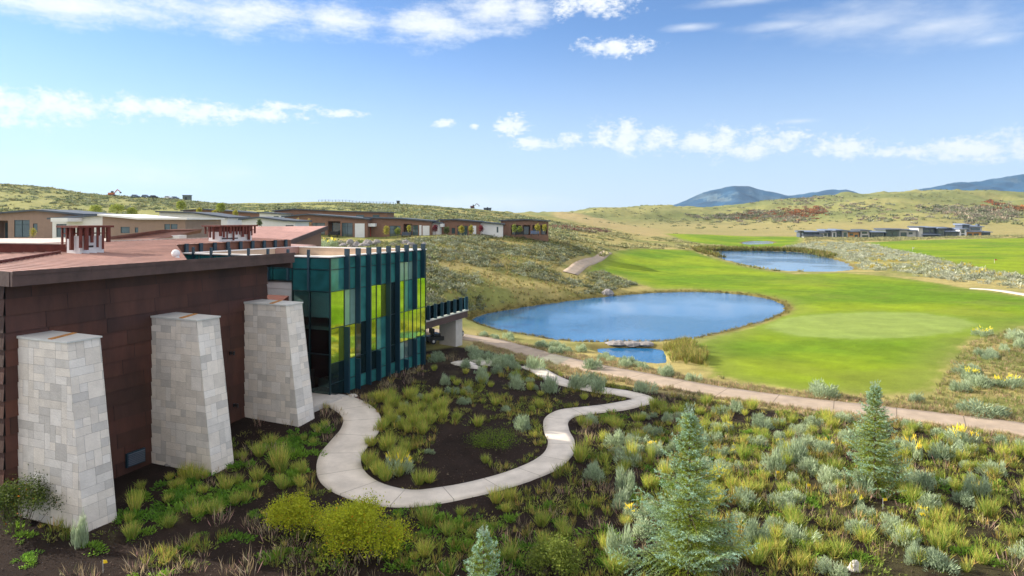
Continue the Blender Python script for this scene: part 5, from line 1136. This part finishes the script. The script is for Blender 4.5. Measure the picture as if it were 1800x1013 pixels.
# ---- spruces
def spruce(label, x_, y_, Hh, wid, seed, nb_=150, zoff=-.05):
    r_ = np.random.default_rng(seed); z0 = H(x_, y_)+zoff; root = empty('spruce_tree', (x_, y_, z0), label, 'tree', 'young blue spruces')
    m = MB(); m.tube((x_,y_,z0),(x_,y_,z0+Hh*.55),.055*Hh/4,.03*Hh/4,8); m.tube((x_,y_,z0+Hh*.55),(x_,y_,z0+Hh*.98),.03*Hh/4,.006,6); m.build('trunk', M['bark'], root)
    base = []; dirs = []; cols = []; br = MB(); lob_ = r_.uniform(.85, 1.15, 5)
    for b in range(nb_):
        f = (b+.5)/nb_; f = (f**.92)*.94+.0*f; hz = Hh*(.05+.93*f); L_ = wid/2*(1-f)**.95*lob_[int(b*2.39996/6.2832*1) % 5]*r_.uniform(.6, 1.3)*(1 if b % 5 else .6)+.05
        th = b*2.39996+r_.normal()*.25; el_ = R(-4+50*f**1.8+r_.normal()*7); ax = np.array([math.cos(th)*math.cos(el_), math.sin(th)*math.cos(el_), math.sin(el_)])
        p0 = np.array([0,0,hz]); side = np.array([-math.sin(th), math.cos(th), 0]); sag = .10*L_
        npt = max(5, int(L_/.15)); br.tube(Vector(p0)+root.location, Vector(p0+ax*L_)+root.location, .012, .003, 3)
        for k in range(npt):
            t = (k+.6)/npt; p = p0+ax*L_*t; p[2] += -sag*math.sin(t*3.1)+.12*L_*t*t
            for sgn in (-1, 1):
                tl = (L_*.52*(1-t)**.7+.08)*r_.uniform(.7, 1.15); td = side*sgn*.85+ax*.62; td = td/np.linalg.norm(td); td[2] += r_.normal()*.10
                ns = max(3, int(tl/.034))
                for q_ in range(ns):
                    tt = (q_+.5)/ns; pp = p+td*tl*tt; outer = (t+tt*.5*(1-t)*2)
                    for e in range(4):
                        nd_ = td*.8+r_.normal(size=3)*.62+np.array([0,0,.18]); base.append(pp); dirs.append(nd_)
                        a = min(1, max(0, (t*.7+tt*.7-.45)*1.6))*(.7+.3*(e % 2))
                        c = np.array([.27,.34,.03])*(1-a)+np.array([.36,.56,.45])*a; cols.append(c*r_.uniform(.65, 1.25))
    for k in range(9):           # leader and upright tips
        th = k*2.4; p0 = np.array([0, 0, Hh*(.90+.04*(k/9))]); ln_ = Hh*r_.uniform(.05, .085); ax = np.array([math.cos(th)*.55, math.sin(th)*.55, 1.0]) if k else np.array([0, 0, 1.35])
        for q_ in range(int(ln_/.010)):
            base.append(p0+ax*ln_*((q_+.5)*.010/ln_)); dirs.append(ax*.7+r_.normal(size=3)*.6); cols.append(np.array([.34,.45,.34])*r_.uniform(.7, 1.2))
    n_ = len(base); V = kites(n_, np.array(base), np.array(dirs), r_.uniform(.04, .075, n_), r_.uniform(.012, .022, n_), r_)
    br.build('branches', M['bark'], root); link_mesh('needles', np_mesh('needles', V, quads(n_), np.array(cols)), M['needle'], root)
    print('spruce needles', n_)
c = cast(1212, 1012); spruce('largest blue spruce standing in the right foreground', c[0], c[1], 5.35, 3.6, 1, 165)
c = cast(1538, 862); spruce('smaller blue spruce near the cart path at the right', c[0], c[1], 4.5, 2.9, 2, 140)
spruce('small blue spruce with only its tip showing at the bottom edge', (850-900)/F*17.2, 17.2, 3.3, 2.3, 3, 90)
# ---- small trees by the cottages
def sapling(label, u, vb, vt_, Y, c0, c1, wpx=8, n=420, seed=0, dense=1.0, group='young trees by the cottages', name='young_tree'):
    b = P(u, vb, Y); t = P(u, vt_, Y); Hh = t.z-b.z; r_ = np.random.default_rng(seed+int(u)); root = empty(name, b, label, 'tree', group)
    m = MB(); m.tube(b-Vector((0,0,.4)), b+Vector((0,0,Hh*.9)), .05, .015, 6)
    w = wpx*Y/F/2
    for k in range(9): th = r_.uniform(0, 6.28); h0 = Hh*r_.uniform(.3,.8); m.tube(b+Vector((0,0,h0)), b+Vector((math.cos(th)*w*.7, math.sin(th)*w*.7, h0+Hh*.16)), .02, .006, 4)
    m.build('trunk', M['bark'], root)
    hz = r_.beta(2.2, 1.7, n)*Hh*.74+Hh*.26; rad = w*np.sqrt(np.maximum(.06, 1-((hz/Hh-.58)/.45)**2)); th = r_.uniform(0, 6.28, n); q = np.sqrt(r_.random(n))
    base = np.stack([np.cos(th)*q*rad, np.sin(th)*q*rad, hz], 1)+r_.normal(size=(n,3))*.06; d = r_.normal(size=(n,3))
    s = .24*Y/140; V = kites(n, base, d, s*r_.uniform(.6,1.4,n), s*.6*r_.uniform(.6,1.4,n), r_); tt = r_.random((n,1)); C_ = (np.array(c0)*(1-tt)+np.array(c1)*tt)*r_.uniform(.7,1.2,(n,1))
    link_mesh('crown', np_mesh('crown', V, quads(n), C_), M['leaf'], root)
yg = ((.30,.30,.05),(.45,.40,.06)); gr = ((.16,.22,.04),(.28,.32,.06)); rd = ((.14,.02,.03),(.24,.03,.05)); gn = ((.10,.15,.05),(.16,.20,.08))
sapling('thin yellow leaved sapling before the glazed door of the leftmost cottage', 58, 423, 402, 80, *yg, 9, 260)
sapling('yellow young tree before the rear brown cottage, leftmost of its three', 350, 384, 366, 150, *yg, 9)
sapling('yellow young tree before the rear brown cottage, middle of its three', 377, 386, 370, 140, *yg, 9)
sapling('yellow young tree before the rear brown cottage, rightmost of its three', 414, 390, 369, 132, *yg, 9)
sapling('small dark conifer sapling above the ribbed tile roof', 456, 401, 387, 112, *gn, 8)
sapling('tan leaved sapling at the right end of the white low cottage', 523, 402, 384, 130, (.35,.26,.10), (.42,.33,.12), 6, 180)
sapling('tan leaved sapling left of the tall cottage windows', 543, 402, 384, 130, (.35,.26,.10), (.42,.33,.12), 6, 180)
sapling('yellow green young tree between the red door and the next tall window', 679, 419, 397, 133, *yg, 10, 380)
sapling('green young tree before the tall window right of the red door', 699, 417, 401, 134, *gr, 9)
sapling('small green sapling at the porch post', 719, 412, 396, 134, *yg, 7, 240)
sapling('dark red leaved tree against the narrow white cottage wall', 765, 412, 396, 137, *rd, 10, 420)
sapling('small spruce like sapling right of the dark red tree', 785, 415, 399, 138, *gn, 10, 460)
sapling('yellow green young tree at the window of the brown cottage', 811, 416, 397, 139, *yg, 10, 420)
sapling('yellow green young tree left of the long white wall', 828, 417, 396, 139, *yg, 8, 380)
sapling('dark red leaved tree at the left end of the long white wall', 846, 411, 397, 141, *rd, 8, 360)
sapling('green tree before the left bay of the colonnaded porch', 904, 413, 395, 144, *gr, 8, 340)
sapling('green tree before the second bay of the colonnaded porch', 914, 412, 398, 145, *gr, 8, 300)
sapling('yellow tree before the third bay of the colonnaded porch', 945, 411, 394, 146, *yg, 9, 380)
sapling('yellow tree at the right end of the colonnaded porch', 957, 411, 395, 147, *yg, 8, 300)
for i, (u, vt_, w) in enumerate(((168,361,22),(206,359,26),(232,365,18),(318,353,16),(388,357,16))):
    sapling(['light green tree behind the white cottage, leftmost of the group','tallest light green tree behind the white roofed cottage','rounded light green tree right of the tallest one','light green tree on the slope above the white walled cottage','yellow tree on the slope right of the cars'][i], u, vt_+22, vt_, 165, (.24,.30,.05),(.36,.40,.08), w, 900, 3, group='trees behind the cottages', name='hill_tree')
# planting and rocks behind the pavilion roof
rb = []
def rock(u, v, Y, sx, sz, mat, label, cat='rock', group=None, z=None):
    p = P(u, v, Y) if Y else Vector(cast(u, v)); r_ = random.Random(int(u*13+v)); m = MB(); n = 9; rings = []
    for j, (k, h) in enumerate(((1.0,-.3),(1.02,.15),(.8,.6),(.35,.9))):
        rings.append([(p.x+math.cos(6.283*i/n)*sx*k*r_.uniform(.8,1.15), p.y+math.sin(6.283*i/n)*sx*.7*k*r_.uniform(.8,1.15), p.z+sz*h*r_.uniform(.85,1.1)) for i in range(n)])
    for a, b in zip(rings[:-1], rings[1:]):
        for i in range(n): m.poly([a[i], a[(i+1)%n], b[(i+1)%n], b[i]])
    m.poly(rings[-1]); o = m.build('boulder', M[mat], loc=p); return tag(o, label, cat, group)
for i, u in enumerate(np.sort(np.random.default_rng(8).uniform(585, 748, 15))):
    rock(u+random.uniform(-3,3), 431+random.uniform(-7,3), random.uniform(74,88), random.uniform(.3,.6), random.uniform(.25,.5), 'greyrock', 'bluish grey boulder in the rockery above the pavilion roof, '+ORD[i]+' from the left', group='rockery boulders')
rq = np.array([[(random.uniform(550,760)-900)/F*yy, yy] for yy in np.random.default_rng(4).uniform(72, 112, 420)])
stuff('ground_cover', 'shrubs and flowering plants in the rockery behind the pavilion', 'ground cover', p_hill, rq, rng.uniform(.7,1.4,len(rq)), M['mixleaf'], tints(len(rq), [(.20,.24,.10),(.15,.20,.06),(.30,.30,.14),(.28,.28,.22)]))
yb = cast(571, 431); plant('rabbit', P(571,434,80).x, 80, 1.7, 'golden flowering bush in the rockery above the pavilion roof', 'yellow flowering rabbitbrush').location.z = P(571,435,80).z
for i, (u, v, sx_, sz_, mt, lb) in enumerate([(812,641,.95,.28,'rock','flat pale boulder nearest the concrete pier'),(838,638,.75,.25,'rock','flat pale boulder right of the one by the pier'),(858,641,.9,.3,'rock','long pale boulder beside the shrubs by the walkway end'),(833,647,.5,.2,'rock','small pale stone in front of the flat boulders'),(1503,1003,.22,.35,'rock','pale upright stone at the bottom right'),(620,697,.3,.15,'rock','small pale stone at the start of the walkway'),(1068,519,1.0,.9,'greyrock','dark boulder on the far left shore of the large pond'),(1085,607,1.1,.35,'greyrock','brown rock on the weir between the two near ponds'),(1110,607,.9,.35,'greyrock','second rock on the weir between the near ponds, right of the first'),(1135,606,.9,.3,'greyrock','rightmost rock on the weir between the near ponds'),(301,818,.28,.16,'greyrock','small dark stone at the foot of the middle buttress'),(2,885,.3,.2,'rock','round pale stone at the left edge by the hall corner')]):
    rock(u, v, None, sx_, sz_, mt, lb)
# irrigation flags
for u, v, lb in ((468,934,'yellow marker flag in the mulch left of the small bush'),(181,1008,'yellow marker flag at the lower left'),(1364,846,'yellow marker flag in the middle of the sunny slope'),(1263,838,'yellow marker flag just right of the largest spruce'),(1552,897,'yellow marker flag below the smaller spruce'),(1418,870,'yellow marker flag in the grass between the spruces')):
    x_, y_, z_ = cast(u, v); r_ = empty('marker_flag', (x_, y_, z_), lb, 'marker flag', 'yellow marker flags')
    m = MB(); m.tube((x_,y_,z_-.05),(x_,y_,z_+.42),.006); m.build('stake', M['capmetal'], r_); m = MB(); m.hexa([(x_+.006,y_-.003,z_+.30),(x_+.15,y_-.02,z_+.33),(x_+.15,y_-.014,z_+.33),(x_+.006,y_+.003,z_+.30)],[(x_+.006,y_-.003,z_+.42),(x_+.14,y_-.03,z_+.41),(x_+.14,y_-.024,z_+.41),(x_+.006,y_+.003,z_+.42)]); m.build('flag', M['yellow'], r_)
# golf flags
for u, v, hpx, mt, lb in ((1748,463,7,'redpaint','red golf flag on the right hand fairway'),(1604,441,6,'carwhite','white golf flag on the far fairway')):
    x_, y_, z_ = cast(u, v); h = hpx*y_/F; r_ = empty('golf_flag', (x_, y_, z_), lb, 'golf flag')
    m = MB(); m.tube((x_,y_,z_),(x_,y_,z_+h),.03); m.build('pole', M['carwhite'], r_); m = MB(); m.hexa([(x_+.03,y_,z_+h*.66),(x_+.7,y_,z_+h*.75),(x_+.7,y_+.03,z_+h*.75),(x_+.03,y_+.03,z_+h*.66)],[(x_+.03,y_,z_+h),(x_+.7,y_,z_+h*.92),(x_+.7,y_+.03,z_+h*.92),(x_+.03,y_+.03,z_+h)]); m.build('flag', M[mt], r_)
# ---- things on the skyline
def crest(u, y0=260, y1=520):
    ys = np.linspace(y0, y1, 200); xs = (u-900)/F*ys; hs = height(xs, ys, False); v = HZ+(CZ-hs)*F/ys; k = int(np.argmin(v)); return float(xs[k]), float(ys[k]), float(hs[k])
def car(u, mt, lb):
    x_, y_, z_ = crest(u); y_ -= 3; z_ = H(x_, y_)+.15; root = empty('parked_car', (x_, y_, z_), lb, 'car', 'cars parked on the left ridge'); T = lambda a, b, c_: Vector((x_+a, y_+b, z_+c_))
    m = MB(); m.hexa([T(-2.3,-.9,.35),T(2.3,-.9,.35),T(2.3,.9,.35),T(-2.3,.9,.35)],[T(-2.25,-.88,1.0),T(2.2,-.88,.9),T(2.2,.88,.9),T(-2.25,.88,1.0)]); m.hexa([T(-2.0,-.85,1.001),T(1.2,-.85,.96),T(1.2,.85,.96),T(-2.0,.85,1.001)],[T(-1.7,-.7,1.65),T(.5,-.7,1.65),T(.5,.7,1.65),T(-1.7,.7,1.65)]); m.build('body', M[mt], root)
    m = MB(); m.hexa([T(-1.8,-.87,1.08),T(.95,-.87,1.08),T(.95,-.83,1.08),T(-1.8,-.83,1.08)],[T(-1.6,-.75,1.55),T(.5,-.75,1.55),T(.5,-.71,1.55),T(-1.6,-.71,1.55)]); m.build('side_window', M['g_dark'], root)
    for a in (-1.4, 1.45):
        for b in (-.9, .72): m = MB(); m.tube(T(a,b,.35),T(a,b+.2,.35),.36,.36,12); m.build('wheel', M['black'], root)
for u, mt, lb in ((243,'carblue','blue grey car parked leftmost on the left ridge'),(261,'carblue','blue grey car parked second from left on the left ridge'),(275,'black','black car parked on the left ridge'),(300,'carwhite','white car parked on the left ridge by the small shed'),(312,'carblue','rightmost blue grey car parked on the left ridge')): car(u, mt, lb)
def excavator(u, lb, mat='orange', y0=260, sc=1.0):
    x_, y_, z_ = crest(u, y0); y_ -= 2; z_ = H(x_, y_)+.1; root = empty('excavator', (x_, y_, z_), lb, 'excavator'); T = lambda a, b, c_: Vector((x_+a*sc, y_+b*sc, z_+c_*sc))
    m = MB(); m.box(-1.6,-1.3,0,1.6,-.8,.8,T); m.box(-1.6,.8,0,1.6,1.3,.8,T); m.build('tracks', M['black'], root); m = MB(); m.box(-1.7,-1.1,.85,1.2,1.1,1.9,T); m.build('body', M[mat], root); m = MB(); m.box(.1,-1.1,1.901,1.2,-.1,2.9,T); m.build('cab', M['g_window'], root)
    m = MB(); m.hexa([T(1.0,.1,1.6),T(1.0,.5,1.6),T(1.4,.5,1.5),T(1.4,.1,1.5)],[T(3.0,.1,3.9),T(3.0,.5,3.9),T(3.3,.5,3.6),T(3.3,.1,3.6)]); m.hexa([T(3.0,.15,3.6),T(3.0,.45,3.6),T(3.35,.45,3.9),T(3.35,.15,3.9)],[T(4.9,.15,2.2),T(4.9,.45,2.2),T(5.1,.45,2.5),T(5.1,.15,2.5)]); m.build('boom', M[mat], root); m = MB(); m.hexa([T(4.6,-.2,1.6),T(4.6,.8,1.6),T(5.4,.8,1.6),T(5.4,-.2,1.6)],[T(4.8,-.2,2.3),T(4.8,.8,2.3),T(5.3,.8,2.3),T(5.3,-.2,2.3)]); m.build('bucket', M['black'], root)
excavator(200, 'orange excavator on the left ridge', 'orange'); excavator(831, 'small dark red excavator on the skyline above the cottages', 'corten_red', 260, .9)
def shed(u, lb, y0=260, w=2.2, h=3.0, mt='greygreen'):
    x_, y_, z_ = crest(u, y0); root = empty('utility_shed', (x_, y_, z_), lb, 'shed'); m = MB(); m.box(x_-w,y_-1.5,z_-.5,x_+w,y_+1.5,z_+h); m.build('wall', M[mt], root); m = MB(); m.box(x_-w-.3,y_-1.8,z_+h+.003,x_+w+.3,y_+1.8,z_+h+.3); m.build('roof', M['darkroof'], root); m = MB(); m.box(x_-.5,y_-1.55,z_-.3,x_+.5,y_-1.503,z_+2.0); m.build('door', M['black'], root)
shed(329, 'small grey shed at the right end of the parked cars'); shed(700, 'small grey hut on the skyline above the cottage roofs', 260, .8, 2.2)
shed(857, 'low blue grey shed on the skyline right of the small excavator', 260, 2.6, 1.3, 'slate')
fx = [crest(u, 300) for u in np.linspace(560, 692, 23)]
fr_ = empty('ridge_fence', fx[0], 'thin dark post and rail fence along the skyline left of the hut', 'fence')
for p_ in fx: m = MB(); m.box(p_[0]-.09,p_[1]-.09,p_[2]-.3,p_[0]+.09,p_[1]+.09,p_[2]+1.4); m.build('post', M['black'], fr_)
m = MB()
for a, b in zip(fx[:-1], fx[1:]):
    for k in (.7, 1.25): m.tube((a[0],a[1]-.12,a[2]+k),(b[0],b[1]-.12,b[2]+k),.05,.05,4)
m.build('rails', M['black'], fr_)
# patio furniture in front of the cottages
def lounge(u, v, Y, lb, mat='slate'):
    p = P(u, v, Y); root = empty('patio_sofa', p, lb, 'sofa', 'patio sofas by the cottages'); T = lambda a, b, c_: Vector((p.x+a, p.y+b, p.z+c_))
    m = MB(); m.box(-.9,-.4,.2,.9,.4,.45,T); m.build('seat', M[mat], root); m = MB(); m.box(-.9,.41,.2,.9,.6,.9,T); m.build('backrest', M[mat], root)
    for a in (-.85,.75):
        m = MB(); m.box(a,-.38,-.3,a+.1,-.28,.198,T); m.build('leg', M['black'], root); m = MB(); m.box(a,.3,-.3,a+.1,.4,.198,T); m.build('leg', M['black'], root)
lounge(714, 416, 136, 'dark patio sofa on the porch beside the red door cottage'); lounge(913, 414, 148, 'dark patio sofa before the left of the colonnaded porch', 'black'); lounge(940, 413, 148.5, 'blue grey patio sofa before the right of the colonnaded porch', 'carblue'); lounge(586, 415, 134, 'dark patio sofa in the porch of the left front cottage', 'black')

# ---------------------------------------------------------------- haze
m = MB(); m.box(-6200, -40, -60, 7200, 6950, 560)
hm = bpy.data.materials.new('haze_air'); hm.use_nodes = True; t = hm.node_tree; t.nodes.clear()
o_ = t.nodes.new('ShaderNodeOutputMaterial'); v_ = t.nodes.new('ShaderNodeVolumePrincipled'); t.links.new(v_.outputs[0], o_.inputs['Volume'])
v_.inputs['Color'].default_value = (.40,.66,1.0,1); v_.inputs['Density'].default_value = 5e-5; v_.inputs['Anisotropy'].default_value = .2
hz_ = m.build('haze', hm); tag(hz_, kind='stuff')
print('individual plants', objs_n)
